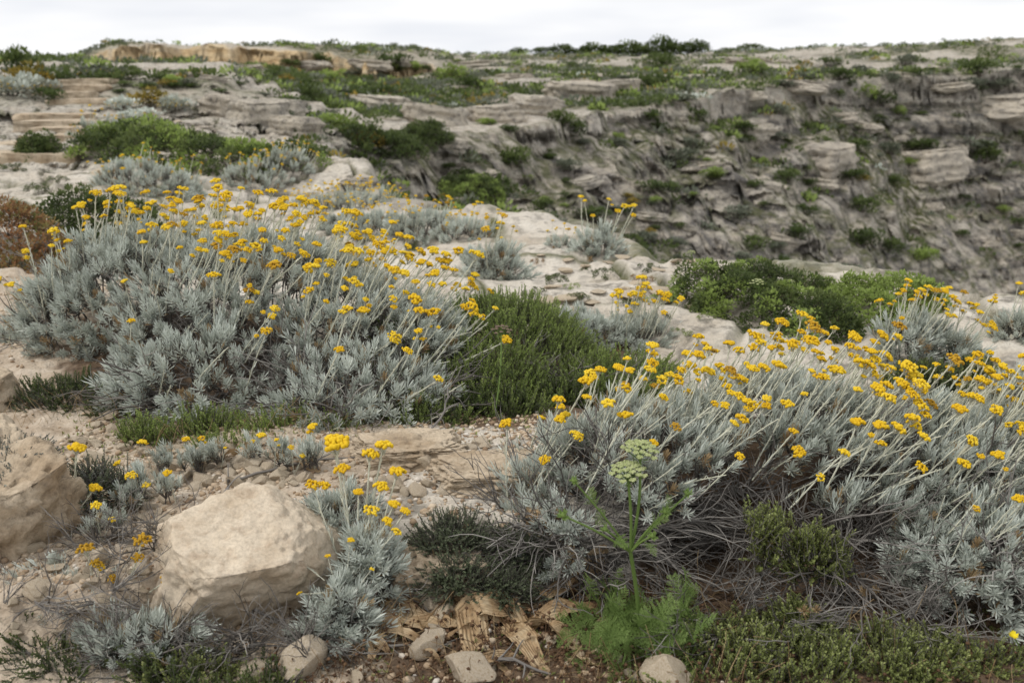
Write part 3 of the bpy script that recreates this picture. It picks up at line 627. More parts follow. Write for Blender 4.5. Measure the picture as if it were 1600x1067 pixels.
FERNS = [fern_leaf(U(0.15, 0.24), [M['fern']]) for _ in range(5)]
DKFERNS = [fern_leaf(U(0.16, 0.24), [M['dkgreen']]) for _ in range(3)]
UMBELS = [umbel_mesh(0.038, M['umbel']) for _ in range(2)]
STONES = [rock_mesh(100 + i, 3, 15, 0.055, (1.25, U(0.8, 1.1), U(0.55, 0.9))) for i in range(14)]
def crag_mesh(seed):
    """bedded block: flat top and broken sides, soft beds worn back"""
    rs = np.random.RandomState(seed); V, F = ico(4); V = V * 1.4
    pl = [((0.05, 0, 1), .55), ((0, -1, .1), .72), ((1, .1, .1), .95), ((-1, 0, .1), .95), ((.6, -.7, .2), .86), ((-.6, -.7, .1), .84)]
    for k in range(6):
        n = rs.normal(size=3) * np.array((1, 1, .5)); pl.append((n, rs.uniform(.68, .92)))
    for n, d in pl:
        n = np.array(n, float) + rs.normal(size=3) * .12; n /= np.linalg.norm(n); h = V @ n - d; V = V - np.outer(np.where(h > 0, h * .99, 0), n)
    nrm = V / np.linalg.norm(V, axis=1)[:, None]; q = V * 2.3 + seed * 1.7
    bed = vnoise(q[:, 0] * .25, q[:, 1] * .25, V[:, 2] * 7 + seed, seed)
    V = V + nrm * (.13 * fbm(q[:, 0], q[:, 1], q[:, 2], oct=4, seed=seed) + .10 * ridged(q[:, 0] * 1.6, q[:, 1] * 1.6, q[:, 2] * 2, oct=3, seed=seed + 5))[:, None] + nrm * np.array((1, 1, 0)) * (.13 * bed)[:, None]
    return mesh_np('outcrop', V * np.array((1, .7, rs.uniform(.38, .55))), [F], [M['crag']], True)
CRAGS = [crag_mesh(200 + i) for i in range(8)]
def tuft(mat, n=200, leaf=0.26):
    return puff_mesh(n, mat, leaf, 1.0, 6, 'leafy_branch')
BUSHY = [tuft(M['dkgreen']) for _ in range(4)]
BUSHYG = [tuft(M['green']) for _ in range(3)]
BUSHYR = [tuft(M['red'], 220, .24) for _ in range(3)]

# ------------------------------------------------------------------ putting plants together
def shell(ells, spacing, keep=None, tries=9000, seed=1):
    """points spread evenly over the outside of a union of ellipsoids (cx,cy,cz,rx,ry,rz), with outward normals"""
    rs = np.random.RandomState(seed); E = np.array(ells, float)
    ar = E[:, 3] * E[:, 4] + E[:, 3] * E[:, 5] + E[:, 4] * E[:, 5]; I = rs.choice(len(E), tries, p=ar / ar.sum())
    v = rs.normal(size=(tries, 3)); v /= np.linalg.norm(v, axis=1)[:, None]
    P = E[I, :3] + v * E[I, 3:] * (1 + rs.uniform(-0.10, 0.05, tries))[:, None]
    n = v / E[I, 3:]; n /= np.linalg.norm(n, axis=1)[:, None]
    ok = (v[:, 2] > -0.15) & ~((n[:, 1] > 0.75) & (n[:, 2] < 0.45))        # the far side shows in no view of the place
    for j in range(len(E)): ok &= (I == j) | ((((P - E[j, :3]) / E[j, 3:]) ** 2).sum(1) > 0.84)
    A, B_, grid, s2 = [], [], {}, spacing * spacing
    for k in np.nonzero(ok)[0]:
        x, y, z = P[k].tolist(); g = (int(x // spacing), int(y // spacing), int(z // spacing)); near = False
        for a in (-1, 0, 1):
            for b in (-1, 0, 1):
                for c in (-1, 0, 1):
                    q = grid.get((g[0] + a, g[1] + b, g[2] + c))
                    if q:
                        for (qx, qy, qz) in q:
                            if (qx - x) ** 2 + (qy - y) ** 2 + (qz - z) ** 2 < s2: near = True; break
                    if near: break
                if near: break
            if near: break
        if near or (keep is not None and not keep(P[k], n[k])): continue
        grid.setdefault(g, []).append((x, y, z)); A.append(P[k]); B_.append(n[k])
    return A, B_
def shrub(name, label, cat, ells, branches, spacing=0.06, scale=1.0, group=None, wind=(0.1, 0, 0.55), keep=None, twigs=None, ntwig=0, twig_s=1.0, seed=1, base=None, part='leafy_branch', inset=0.05, tries=9000):
    e0 = ells[0]
    if base is None: base = (e0[0], e0[1], H(e0[0], e0[1]))
    root = empty(name, base); tag(root, label, cat, group); b = Vector(base)
    P, Nn = shell(ells, spacing, keep, tries, seed)
    for p, n in zip(P, Nn):
        d = np.array(n) * 0.9 + np.array(wind) + np.array((U(-.2, .2), U(-.2, .2), U(-.1, .1)))
        new(part, rng.choice(branches), root, Vector(p - np.array(n) * inset) - b, quat(d, U(0, 6.3)), scale * U(0.8, 1.25))
    if ntwig:
        k = 0
        while k < ntwig:
            e = rng.choice(ells); v = rdir(math.acos(U(-0.2, 0.75))); f = U(0.25, 0.8)
            p = np.array(e[:3]) + v * np.array(e[3:]) * f
            if v[1] > 0.6: continue
            d = v * np.array((1, 1, 0.6)) + np.array((U(-.5, .5), U(-.5, .5), U(-.5, .5)))
            new('dead_twig', rng.choice(twigs), root, Vector(p) - b, quat(d, U(0, 6.3)), twig_s * U(0.7, 1.3)); k += 1
    return root
def add_stalk(root, p, d, s=1.0, kind='full', second=0.25, spin=None, stalk=None, hscale=1.0):
    """one flowering stem with its head; the head faces up"""
    b = root.location; me, tip, td = stalk or rng.choice(STALKS)
    q = quat(d, U(0, 6.3) if spin is None else spin) if stalk is None else tip.rotation_difference(Vector(d))
    st = new('leafy_stem' if kind == 'none' else 'flower_stalk', me, root, Vector(p) - b, q, s)
    world_t = q @ td
    hd = (world_t * 0.6 + Vector((U(-.35, .35), U(-.45, .15), 0.65))).normalized()
    hq = q.inverted() @ quat(hd, U(0, 6.3))
    if kind == 'none': return st
    hs = HEADS if kind == 'full' else (BUDS if kind == 'bud' else OLDHEADS)
    new('flower_head', rng.choice(hs), st, tip, hq, U(0.8, 1.15) * hscale)
    if rng.random() < second:
        new('flower_head', rng.choice(BUDS if rng.random() < .5 else HEADS), st, tip + Vector((rng.choice((-1, 1)) * U(.014, .028), U(-.02, .02), U(-.03, -.008))), hq, U(0.6, 0.9) * hscale)
    return st
def flower(root, ells, n, lean, weight=None, s=(0.8, 1.2), seed=3, buds=0.12, zmin=0.0, tries=9000, spacing=0.03, second=0.18, inset=0.03):
    P, Nn = shell(ells, spacing, None, tries, seed)
    idx = list(range(len(P))); rng.shuffle(idx); k = 0
    for i in idx:
        if k >= n: break
        p, nn = P[i], Nn[i]
        if nn[2] < 0.25 or p[2] < zmin or nn[1] > 0.6: continue
        if weight is not None and rng.random() > weight(p): continue
        l = lean(p) if callable(lean) else lean
        d = np.array(nn) * 0.35 + np.array(l) + np.array((U(-.15, .15), U(-.15, .15), U(-.05, .1)))
        add_stalk(root, p - np.array(nn) * inset, d, U(*s), 'bud' if rng.random() < buds else ('old' if rng.random() < .06 else 'full'), second); k += 1
    return k

def bare_stems(root, ells, n, lean, seed, s=(0.6, 1.0), keep=None):
    P, Nn = shell(ells, 0.05, keep, 6000, seed); idx = list(range(len(P))); rng.shuffle(idx)
    for i in idx[:n]:
        l = lean(P[i]) if callable(lean) else lean
        add_stalk(root, P[i] - np.array(Nn[i]) * 0.03, np.array(Nn[i]) * 0.4 + np.array(l) + np.array((U(-.15, .15), U(-.2, .1), U(-.15, .1))), U(*s), 'none')
# --- the two great everlasting bushes and the third at the frame's edge
EA = [(-1.58, 4.28, 0.02, 0.58, 0.48, 0.46), (-1.08, 4.05, 0.03, 0.62, 0.54, 0.47), (-0.60, 3.80, 0.0, 0.46, 0.48, 0.36), (-0.55, 3.40, 0.0, 0.36, 0.34, 0.20), (-1.10, 3.60, 0.0, 0.42, 0.38, 0.26), (-1.93, 4.30, 0.0, 0.34, 0.32, 0.22)]
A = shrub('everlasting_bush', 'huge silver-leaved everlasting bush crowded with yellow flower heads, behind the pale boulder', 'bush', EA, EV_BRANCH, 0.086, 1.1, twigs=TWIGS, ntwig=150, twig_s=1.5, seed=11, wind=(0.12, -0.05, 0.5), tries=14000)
bare_stems(A, EA, 130, lambda p: (0.6 + 0.2 * (p[0] + 1.2), -0.1, 0.55), 14)
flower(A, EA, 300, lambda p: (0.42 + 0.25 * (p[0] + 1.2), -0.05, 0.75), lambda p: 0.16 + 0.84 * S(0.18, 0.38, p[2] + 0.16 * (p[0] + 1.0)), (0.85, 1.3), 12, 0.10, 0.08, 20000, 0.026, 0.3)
EB = [(0.38, 2.60, -0.02, 0.40, 0.34, 0.28), (0.82, 2.82, 0.0, 0.42, 0.44, 0.27), (1.18, 2.75, -0.02, 0.40, 0.40, 0.24), (0.22, 2.42, -0.05, 0.24, 0.22, 0.20), (0.85, 2.45, -0.05, 0.40, 0.28, 0.17), (0.10, 2.50, -0.03, 0.16, 0.18, 0.15)]
def keepB(p, n):
    px, py = proj(p)
    return not (py > 745 + 60 * math.sin(px * 0.02) and 900 < px < 1430)
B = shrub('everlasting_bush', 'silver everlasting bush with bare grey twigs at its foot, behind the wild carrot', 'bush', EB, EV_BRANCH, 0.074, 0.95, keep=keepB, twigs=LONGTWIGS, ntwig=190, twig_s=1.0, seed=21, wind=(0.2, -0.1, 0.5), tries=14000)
bare_stems(B, EB, 140, (0.75, -0.15, 0.5), 24, keep=lambda p, n: keepB(p, n) and p[2] > 0.06)
flower(B, EB, 240, lambda p: (0.55, -0.08, 0.75), lambda p: 0.3 + 0.7 * S(0.08, 0.22, p[2] + 0.1 * (p[0] - 0.6)), (0.75, 1.2), 22, 0.1, 0.05, 16000, 0.026)
EC = [(1.55, 2.72, -0.03, 0.34, 0.40, 0.22), (1.20, 2.28, -0.05, 0.22, 0.24, 0.17), (1.9, 2.9, -0.03, 0.38, 0.38, 0.19)]
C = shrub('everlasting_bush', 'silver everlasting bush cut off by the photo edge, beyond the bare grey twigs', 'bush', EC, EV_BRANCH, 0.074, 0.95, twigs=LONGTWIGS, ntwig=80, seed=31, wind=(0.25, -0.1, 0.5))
bare_stems(C, EC, 60, (0.7, -0.15, 0.5), 34, keep=lambda p, n: p[2] > 0.05)
flower(C, EC, 120, lambda p: (0.6, -0.05, 0.72), lambda p: 0.1 + 0.9 * S(0.06, 0.17, p[2]), (0.75, 1.15), 32, 0.1, 0.03, 12000, 0.026)

# ------------------------------------------------------------------ stones, boulders, outcrops
def plane_rock(name, mat, planes, size, rough, freq, seed, sub=5):
    V, F = ico(sub); V = V * 1.3
    for n, d in planes:
        n = np.array(n, float); n /= np.linalg.norm(n); h = V @ n - d; V = V - np.outer(np.where(h > 0, h * 0.985, 0), n)
    nrm = V / np.linalg.norm(V, axis=1)[:, None]; q = V * freq + seed
    V = V + nrm * (rough * fbm(q[:, 0], q[:, 1], q[:, 2], oct=5, seed=seed, gain=0.55) + rough * 0.5 * ridged(q[:, 0] * 2, q[:, 1] * 2, q[:, 2] * 3, oct=4, seed=seed + 3) - rough * 0.45 * S(0.15, 0.45, vnoise(q[:, 0] * 4, q[:, 1] * 4, q[:, 2] * 4, seed + 9)))[:, None]
    return mesh_np(name, V * np.array(size), [F], [mat], True)
def sit(o, sink=0.25):
    z = min(v[2] for v in o.bound_box) * o.scale[2]; h = -z * 2
    o.location.z = H(o.location.x, o.location.y) - z - h * sink
M['bigboulder'] = rockmat('chalky_boulder', (0.62, 0.535, 0.42), (0.48, 0.385, 0.275), (0.38, 0.285, 0.20), 3.0, 0.8, 0.55)
bl = plane_rock('boulder', M['bigboulder'], [((0.10, -0.42, 0.90), 0.62), ((0.30, -0.80, -0.42), 0.62), ((-0.86, -0.42, 0.25), 0.78), ((-0.45, -0.85, 0.15), 0.80), ((0.85, -0.25, 0.30), 0.92), ((0.75, -0.6, -0.2), 0.85), ((0, 0.9, 0.4), 0.7), ((-0.5, 0.3, 0.8), 0.78), ((0.6, 0.2, 0.8), 0.82)], (0.225, 0.22, 0.205), 0.075, 2.6, 5)
bo = tag(new('boulder', bl, None, (-0.675, 2.22, 0)), 'large pale limestone boulder with a chalky flat top', 'boulder'); bo.location.z = 0.02
lo = plane_rock('rock_outcrop', M['boulder'], [((0.0, -0.2, 1.0), 0.62), ((0.9, -0.3, -0.15), 0.80), ((0.5, -0.8, 0.1), 0.82), ((-0.3, -0.9, 0.2), 0.85), ((0.6, 0.5, 0.5), 0.9)], (0.30, 0.26, 0.31), 0.15, 3.0, 12)
tag(new('rock_outcrop', lo, None, (-1.45, 2.42, 0.0)), 'pitted limestone outcrop at the photo edge, capped by a grey mat plant', 'rock')
lo2 = plane_rock('rock_outcrop', M['boulder'], [((0.1, -0.3, 1.0), 0.6), ((0.9, -0.3, 0.1), 0.8), ((0.2, -0.9, 0.1), 0.8)], (0.15, 0.13, 0.13), 0.16, 2.8, 19, 4)
tag(new('rock_outcrop', lo2, None, (-1.98, 3.42, 0.02)), 'low limestone block at the photo edge, below the big bush', 'rock')
led_r = [(-0.19, 2.30, -0.06, 0.15, 0.10, 0.09, 31, 'layered tan rock under the dark thyme cushion, above the dry leaves'), (-0.02, 2.62, 0.075, 0.20, 0.10, 0.045, 33, 'long flat slab of cream rock behind the dark thyme cushion'), (-0.30, 2.80, 0.07, 0.17, 0.09, 0.05, 35, 'cream slab in the gravel behind the clump of tall flowers')]
for x, y, z, a, b_, c, sd_, lab in led_r:
    me = plane_rock('rock_slab', M['boulder'], [((0, -.15, 1), .7), ((.2, -.95, .1), .75), ((-.9, -.2, .1), .85), ((.9, .1, .2), .85)], (a, b_, c), 0.24, 2.6, sd_, 5)
    tag(new('rock_slab', me, None, (x, y, z)), lab, 'rock')
# bottom edge stones, each its own
for i, (px, py, wpx, lab) in enumerate([(735, 1068, 92, 'smooth rounded white stone half cut by the bottom edge'), (400, 1062, 62, 'pale angular stone in front of the big boulder'), (478, 1046, 95, 'broad tan stone in front of the small silver clump'), (1035, 1068, 88, 'pale pitted stone below the carrot leaves, at the bottom edge'),
        (690, 966, 62, 'knobbly white stone among the dry leaves'), (655, 940, 80, 'tilted fawn rock beside the dry leaves'), (668, 1018, 60, 'flat cream flake lying on the brown seed litter'), (675, 732, 42, 'light grey angular stone on the gravel before the green heath'),
        (560, 1062, 40, 'small stone between the white stone and the tan one'), (618, 905, 60, 'crumbling tan rock behind the single low flower')]):
    p = at(px, py); s_ = wpx / 1555 * p.y * 1.06 / 2
    o = new('stone', STONES[i % 14], None, p, Euler((U(-.2, .2), U(-.2, .2), U(0, 6))).to_quaternion(), (s_, s_, s_ * U(0.9, 1.1))); sit(o, 0.2); tag(o, lab, 'stone')
def stones(n, region, smin, smax, label, group, seed):
    rs = random.Random(seed); done = []
    while len(done) < n:
        px, py = rs.uniform(region[0], region[2]), rs.uniform(region[1], region[3])
        p = at(px, py); s_ = smin * (smax / smin) ** (rs.random() ** 1.7)
        if any((p.x - q[0]) ** 2 + (p.y - q[1]) ** 2 < (0.8 * (s_ + q[2])) ** 2 for q in done): 
            if rs.random() < .9: continue
        if (p.x + 0.675) ** 2 + (p.y - 2.22) ** 2 < 0.21 ** 2: continue
        o = new('stone', rs.choice(STONES), None, p, Euler((rs.uniform(-.4, .4), rs.uniform(-.4, .4), rs.uniform(0, 6.3))).to_quaternion(), (s_, s_, s_ * rs.uniform(.8, 1.2)))
        o.location.z += s_ * 0.22; f = math.log(s_ / smin) / math.log(smax / smin); tag(o, ('small ' if f < .3 else 'large ' if f > .75 else 'middling ') + label.replace('small ', ''), 'stone', group); done.append((p.x, p.y, s_))
stones(62, (120, 650, 250, 800), 0.012, 0.042, 'loose limestone stone in the gravel between the outcrop and the boulder', 'stones by the outcrop', 1)
stones(62, (250, 690, 400, 765), 0.012, 0.040, 'loose limestone stone in the gravel just behind the boulder', 'stones behind the boulder', 11)
stones(34, (400, 690, 490, 765), 0.012, 0.036, 'loose limestone stone behind the clump leaning on the boulder', 'stones behind the leaning clump', 12)
stones(60, (480, 690, 770, 780), 0.012, 0.040, 'loose limestone stone on the bare rock before the green heath', 'stones before the green heath', 2)
stones(22, (0, 430, 110, 560), 0.014, 0.035, 'loose stone on the sandy path beside the huge bush', 'stones on the path', 3)
stones(26, (330, 985, 1080, 1066), 0.010, 0.026, 'small stone lying in the brown litter along the bottom edge', 'stones in the litter', 4)
stones(70, (20, 780, 260, 1010), 0.012, 0.038, 'loose stone between the boulder and the outcrop', 'stones beside the boulder', 5)
def scatter_stuff(name, label, n, regions, maker, seed, cat, mats):
    rs = np.random.RandomState(seed); xs, ys = [], []
    for (x0, y0, x1, y1, w_) in regions:
        k = int(n * w_); xs.append(rs.uniform(x0, x1, k)); ys.append(rs.uniform(y0, y1, k))
    x, y = np.concatenate(xs), np.concatenate(ys); z = Hn(x, y); mb = MB()
    for a, b_, c in zip(x, y, z): maker(mb, (a, b_, c))
    return tag(new(name, mb.mesh(name, mats)), label, cat, None, 'stuff')
def pebble(mb, p):
    s_ = 0.003 + 0.009 * rng.random() ** 2.5
    V = ICO_V * s_ * np.array((U(.8, 1.4), U(.7, 1.1), U(.5, .8))); V = V * (1 + np.array([[U(-.22, .22)] for _ in range(12)])); a = U(0, 6)
    R_ = np.array(((math.cos(a), -math.sin(a), 0), (math.sin(a), math.cos(a), 0), (0, 0, 1)))
    mb.add(V @ R_ + np.array(p) + np.array((0, 0, s_ * .25)), F3=ICO_F, r=rng.random())
M['pebble'] = leafmat('gravel_chip', [(0.0, (0.24, 0.16, 0.10)), (0.4, (0.42, 0.315, 0.21)), (0.8, (0.56, 0.46, 0.34)), (1.0, (0.62, 0.57, 0.50))], 0.9, 0.0, obj=0.0)
scatter_stuff('gravel', 'fine limestone gravel and chips between the plants', 8500, [(-1.5, 2.1, 0.1, 3.3, 0.62), (-2.9, 3.7, -1.9, 5.6, 0.2), (-0.9, 1.7, 0.5, 2.1, 0.10), (0.0, 2.5, 0.25, 3.2, 0.08), (-2.6, 1.5, -1.4, 3.6, 0.16), (1.3, 1.6, 2.4, 2.6, 0.12)], pebble, 9, 'gravel', [M['pebble']])

# rock outcrops of the ravine and the plateau
def crag(px, py, wpx, label, hk=1.0, group=None, sink=0.3):
    p = at(px, py, 7); s_ = wpx / 1555 * p.y / 2
    o = new('rock_outcrop', rng.choice(CRAGS), None, p, Euler((U(-.12, .12), U(-.15, .15), U(-.5, .5))).to_quaternion(), (s_, s_ * U(.8, 1.2), s_ * hk * U(.85, 1.15)))
    sit(o, sink); return tag(o, label, 'rock', group)
for px, py, wp, hk, lab in [(350, 180, 90, 1.5, 'weathered rock at the upper end of the ledge above the ravine head'), (405, 195, 100, 1.5, 'rounded rock in the middle of the ledge above the ravine head'), (465, 215, 95, 1.3, 'overhanging rock at the lower end of the ledge above the ravine head'), (440, 180, 80, 1.2, 'flat-topped rock behind the ledge above the ravine head'),
        (590, 175, 120, 1.0, 'long tilted rock slab on the upper ravine rim'), (680, 195, 110, 1.3, 'brown overhanging block at the end of the tilted slab'), (770, 190, 95, 1.1, 'broad flat rock on the rim behind the ravine'), (840, 180, 90, 1.2, 'angular rock on the rim beside the broad flat one'), (905, 160, 120, 1.3, 'big brown crag hanging over a small cave on the rim'), (960, 150, 90, 1.2, 'crag to the far side of the cave on the rim'),
        (640, 245, 40, .9, 'small white rock among bushes in the upper ravine'), (705, 318, 44, .8, 'pale rock resting on the near ravine edge'), (560, 290, 60, .8, 'low rock behind the yellow-flowered shrubs'), (1180, 215, 90, 1.2, 'grey block on the cliff below the rim'), (1290, 260, 110, 1.1, 'fawn buttress in the middle of the cliff'), (1450, 270, 120, 1.0, 'pale broken ledge on the right-hand cliff'), (1560, 170, 140, .8, 'blocky rim rock high on the right-hand cliff')]:
    crag(px, py, wp * 0.9, lab, hk, None, 0.32)
def region(px, py):
    if px < 720: return 'in the head of the ravine'
    if px < 930: return 'below the crag with the cave'
    if px < 1180: return 'on the fluted middle slope'
    if px < 1400: return 'high on the cliff beyond the middle slope' if py < 230 else 'low on the cliff beyond the middle slope'
    return 'high on the cliff at the far right' if py < 230 else 'low on the cliff at the far right'
def plateau_region(px):
    return 'below the yellow stone face' if px < 680 else ('under the skyline trees' if px < 1120 else 'on the plateau right of the skyline trees')
rs = random.Random(31)
for i in range(30):
    t = i / 30; px = 560 + 1030 * rs.random(); lo_ = 125 + 0 * px; hi_ = min(430, 205 + max(0, px - 560) * 0.42)
    py = rs.uniform(lo_, hi_); wp = rs.uniform(24, 66); crag(px, py, wp, ('small' if wp < 45 else 'middling' if wp < 62 else 'large') + ' craggy grey-brown rock ' + region(px, py), rs.uniform(.7, 1.2), 'crags of the ravine slope', 0.5)
for i in range(36):
    px = rs.uniform(250, 1600); wp = rs.uniform(25, 80); crag(px, rs.uniform(98, 150), wp, ('short' if wp < 45 else 'mid-sized' if wp < 62 else 'long') + ' limestone ledge ' + plateau_region(px), rs.uniform(.5, .8), 'ledges of the plateau', 0.5)

# steps worn and cut in the path
def flight(name, label, px, py0, py1, wpx, n):
    a, b_ = at(px, py0), at(px + 8, py1); root = empty(name, a); tag(root, label, 'steps')
    for i in range(n):
        t = i / (n - 1); p = a.lerp(b_, t); wd = wpx / 1555 * p.y
        me = plane_rock('step', M['boulder'], [((0, 0, 1), .55), ((0, -1, 0.05), .7), ((-1, 0, 0), .8), ((1, 0, 0), .8)], (wd * .6, (b_ - a).length / n * .9, 0.13), 0.09, 2.2, 40 + i, 3) if i < 3 else me
        q = p - a; o = new('step', me, root, q + Vector((U(-.1, .1), 0, -0.02 + 0.05 * i * 0.3)), quat((U(-.04, .04), 0, 1), U(-.06, .06)), (1, 1, U(.9, 1.1)))
flight('rock_steps', 'worn flight of limestone steps on the pale path', 82, 246, 192, 62, 6)
flight('rock_steps', 'upper short flight of limestone steps near the hilltop shrubs', 118, 160, 132, 44, 4)

stones(26, (20, 190, 300, 330), 0.05, 0.13, 'flat loose slab on the pale path below the steps', 'slabs on the path', 6)
stones(24, (830, 400, 1090, 520), 0.03, 0.075, 'flat loose slab on the pale rock shelf before the ravine edge', 'slabs on the shelf', 7)
for o in [o for o in bpy.data.objects if o.get('group') in ('slabs on the path', 'slabs on the shelf')]: o.scale.z *= 0.45; o.rotation_quaternion = quat((U(-.1, .1), U(-.1, .1), 1), U(0, 6.3)); o.location.z -= o.scale.z * 0.1

# ------------------------------------------------------------------ other plants near the camera
def px_ell(px, py, wpx, hpx, dk=0.8):
    """an ellipsoid standing on the ground whose foot lies in direction (px, py)"""
    p = at(px, py); k = p.y * 1.03 / 1555; rx = wpx * k / 2; ry = rx * dk
    return (p.x, p.y + ry * 0.8, H(p.x, p.y + ry * 0.8) - 0.02, rx, ry, hpx * k)
# small everlasting clump leaning on the boulder
ED = [(-0.41, 2.10, -0.10, 0.09, 0.10, 0.12), (-0.45, 2.38, 0.0, 0.12, 0.10, 0.12), (-0.35, 2.22, -0.06, 0.08, 0.09, 0.14)]
D = shrub('everlasting_clump', 'small silver everlasting clump with tall yellow heads, leaning against the boulder', 'plant', ED, EV_BRANCH, 0.058, 0.9, seed=41, wind=(0.1, -0.1, 0.7), twigs=TWIGS, ntwig=10, twig_s=.7)
for px, py, dpy in [(525, 700, 0), (520, 690, 0), (578, 712, 0), (596, 762, 0), (620, 740, 0), (615, 790, 0), (580, 800, 0), (548, 845, 0), (618, 832, 0), (580, 890, 0), (535, 735, 0), (455, 865, 0), (468, 928, 0), (598, 700, 0), (560, 770, 0), (605, 815, 0), (512, 870, 0), (632, 800, 0), (490, 760, 0)]:
    y = 2.35 - 0.25 * (py - 690) / 220; d = ray(px, py); t = y / d[1]; tip = np.array((0, 0, CAMZ)) + d * t
    root_p = np.array((-0.40 + 0.35 * (tip[0] + 0.40), y - 0.03, -0.02 + 0.05 * U(0, 1))); v = tip - root_p
    st = rng.choice(STALKS); add_stalk(D, root_p, v, float(np.linalg.norm(v)) / st[1].length, 'full', 0.25, stalk=st, hscale=1.12)
# single sprigs in the gravel
def sprig(px, py, heads, label, kind='full', nb=2, s=0.8):
    p = at(px, py); root = empty('everlasting_sprig', p); tag(root, label, 'plant', 'everlasting sprigs in the gravel')
    for i in range(nb): new('leafy_branch', rng.choice(EV_BRANCH), root, (U(-.03, .03), U(-.02, .03), 0.035), quat((U(-.4, .4), U(-.4, .2), 1), U(0, 6)), s * U(.7, 1))
    for hx, hy in heads:
        d = ray(hx, hy); t = (p.y - 0.02) / d[1]; tip = np.array((0, 0, CAMZ)) + d * t; v = tip - np.array(p)
        st = rng.choice(STALKS); add_stalk(root, p, v, float(np.linalg.norm(v)) / st[1].length, kind, 0.3, stalk=st, hscale=1.3)
sprig(105, 830, [(120, 702), (148, 764)], 'silver sprig with two heads beside the pitted outcrop', nb=4)
sprig(238, 778, [(185, 725)], 'silver sprig with a drooping head over the gravel', nb=2)
sprig(240, 745, [(222, 692)], 'silver sprig with one round head before the green shoots')
sprig(300, 742, [(292, 688)], 'silver sprig standing just behind the boulder corner')
sprig(318, 738, [(315, 686)], 'silver sprig touching the one behind the boulder corner')
sprig(400, 728, [(395, 690), (408, 682)], 'silver sprig with a broad double head behind the boulder')
sprig(428, 738, [(432, 688)], 'silver sprig with a small bud head behind the boulder', 'bud')
sprig(492, 735, [(489, 668)], 'tallest silver sprig, its head before the twiggy foot of the big bush')
sprig(345, 735, [(352, 700)], 'slim budding sprig between the boulder and the green shoots', 'bud')
sprig(215, 800, [(205, 745), (228, 760)], 'silver sprig with two heads between the boulder and the thyme on the outcrop', nb=3)
sprig(460, 745, [(455, 700), (472, 712)], 'silver sprig with paired heads between the boulder and the leaning clump', nb=2)
sprig(160, 850, [(150, 790), (175, 812)], 'silver sprig in the rubble beside the dead twigs', nb=3)
sprig(275, 790, [(262, 740)], 'silver sprig close against the left shoulder of the boulder', nb=2)
EE = [(-1.02, 2.2, -0.06, 0.2, 0.14, 0.06), (-0.85, 2.02, -0.08, 0.14, 0.1, 0.04)]
E = shrub('everlasting_clump', 'straggling everlasting clump with faded ochre heads beside the boulder', 'plant', EE, EV_BRANCH, 0.07, 0.85, seed=43, twigs=TWIGS, ntwig=22, twig_s=.8)
for px, py in [(222, 845), (262, 905), (330, 930), (215, 872), (150, 880), (175, 905), (110, 920), (20, 1035), (190, 960), (135, 860)]:
    y = 2.12; d = ray(px, py); t = y / d[1]; tip = np.array((0, 0, CAMZ)) + d * t; rp = np.array((-0.98 + 0.5 * (tip[0] + 0.95), y + .04, -0.06)); v = tip - rp
    st = rng.choice(STALKS); add_stalk(E, rp, v, float(np.linalg.norm(v)) / st[1].length, 'old', 0.5, stalk=st, hscale=1.2)
# green heath in the middle
EJ = [(-0.05, 4.02, 0.0, 0.40, 0.40, 0.27), (-0.12, 3.62, 0.0, 0.36, 0.30, 0.18), (0.30, 3.72, 0.0, 0.36, 0.28, 0.10), (-0.38, 3.95, 0.0, 0.2, 0.2, 0.24)]
shrub('heath_bush', 'bright green heath bush between the two great everlasting bushes', 'bush', EJ, HEATH, 0.052, 1.05, seed=51, wind=(0, 0, 0.9), twigs=TWIGS, ntwig=30)
EJ2 = [(-0.30, 3.22, 0.0, 0.20, 0.14, 0.12), (-0.05, 3.32, 0.0, 0.20, 0.14, 0.12), (0.18, 3.45, 0, 0.16, 0.12, 0.1)]
shrub('dark_leaved_shrub', 'low dark green shrub at the foot of the bright heath', 'bush', EJ2, DKHEATH + HEATH[:3], 0.048, 0.95, seed=52, wind=(0, 0, 0.8))
EI = [(-0.60, 3.10, 0.0, 0.12, 0.08, 0.07), (-1.02, 3.16, 0.0, 0.15, 0.09, 0.08), (-0.78, 3.12, 0.0, 0.13, 0.08, 0.09), (-1.22, 3.12, 0, 0.12, 0.08, 0.07), (-0.92, 3.02, 0, 0.12, 0.06, 0.05)]
shrub('heath_patch', 'row of upright green shoots between the gravel and the huge bush', 'plant', EI, HEATH, 0.05, 0.95, seed=53, wind=(0, 0, 1.6))
EK = [(-0.15, 2.34, 0.0, 0.13, 0.10, 0.09), (0.0, 2.34, -0.02, 0.11, 0.09, 0.08), (-0.13, 2.24, -0.05, 0.12, 0.08, 0.08), (-0.02, 2.22, -0.06, 0.09, 0.07, 0.06)]
shrub('thyme_cushion', 'dark grey-green thyme cushion hanging over the rock ledge', 'plant', EK, THYME, 0.027, 0.8, seed=54, wind=(0, -0.2, 0.4), inset=0.03)
EK2 = [(-1.17, 2.56, 0.02, 0.09, 0.12, 0.13), (-1.13, 2.62, 0.0, 0.08, 0.1, 0.10)]
shrub('thyme_cushion', 'greyish thyme cushion growing down the side of the pitted outcrop', 'plant', EK2, THYME + GREYMAT, 0.04, 0.9, seed=55, wind=(0, -0.2, 0.2), inset=0.03, base=(-1.13, 2.62, 0.0))
EG = [(-1.42, 2.48, 0.17, 0.20, 0.15, 0.05)]
shrub('mat_plant', 'flat grey-green mat plant on top of the pitted outcrop', 'plant', EG, GREYMAT, 0.03, 1.1, seed=56, wind=(0, 0, 0.4), base=(-1.42, 2.52, 0.17), inset=0.02)
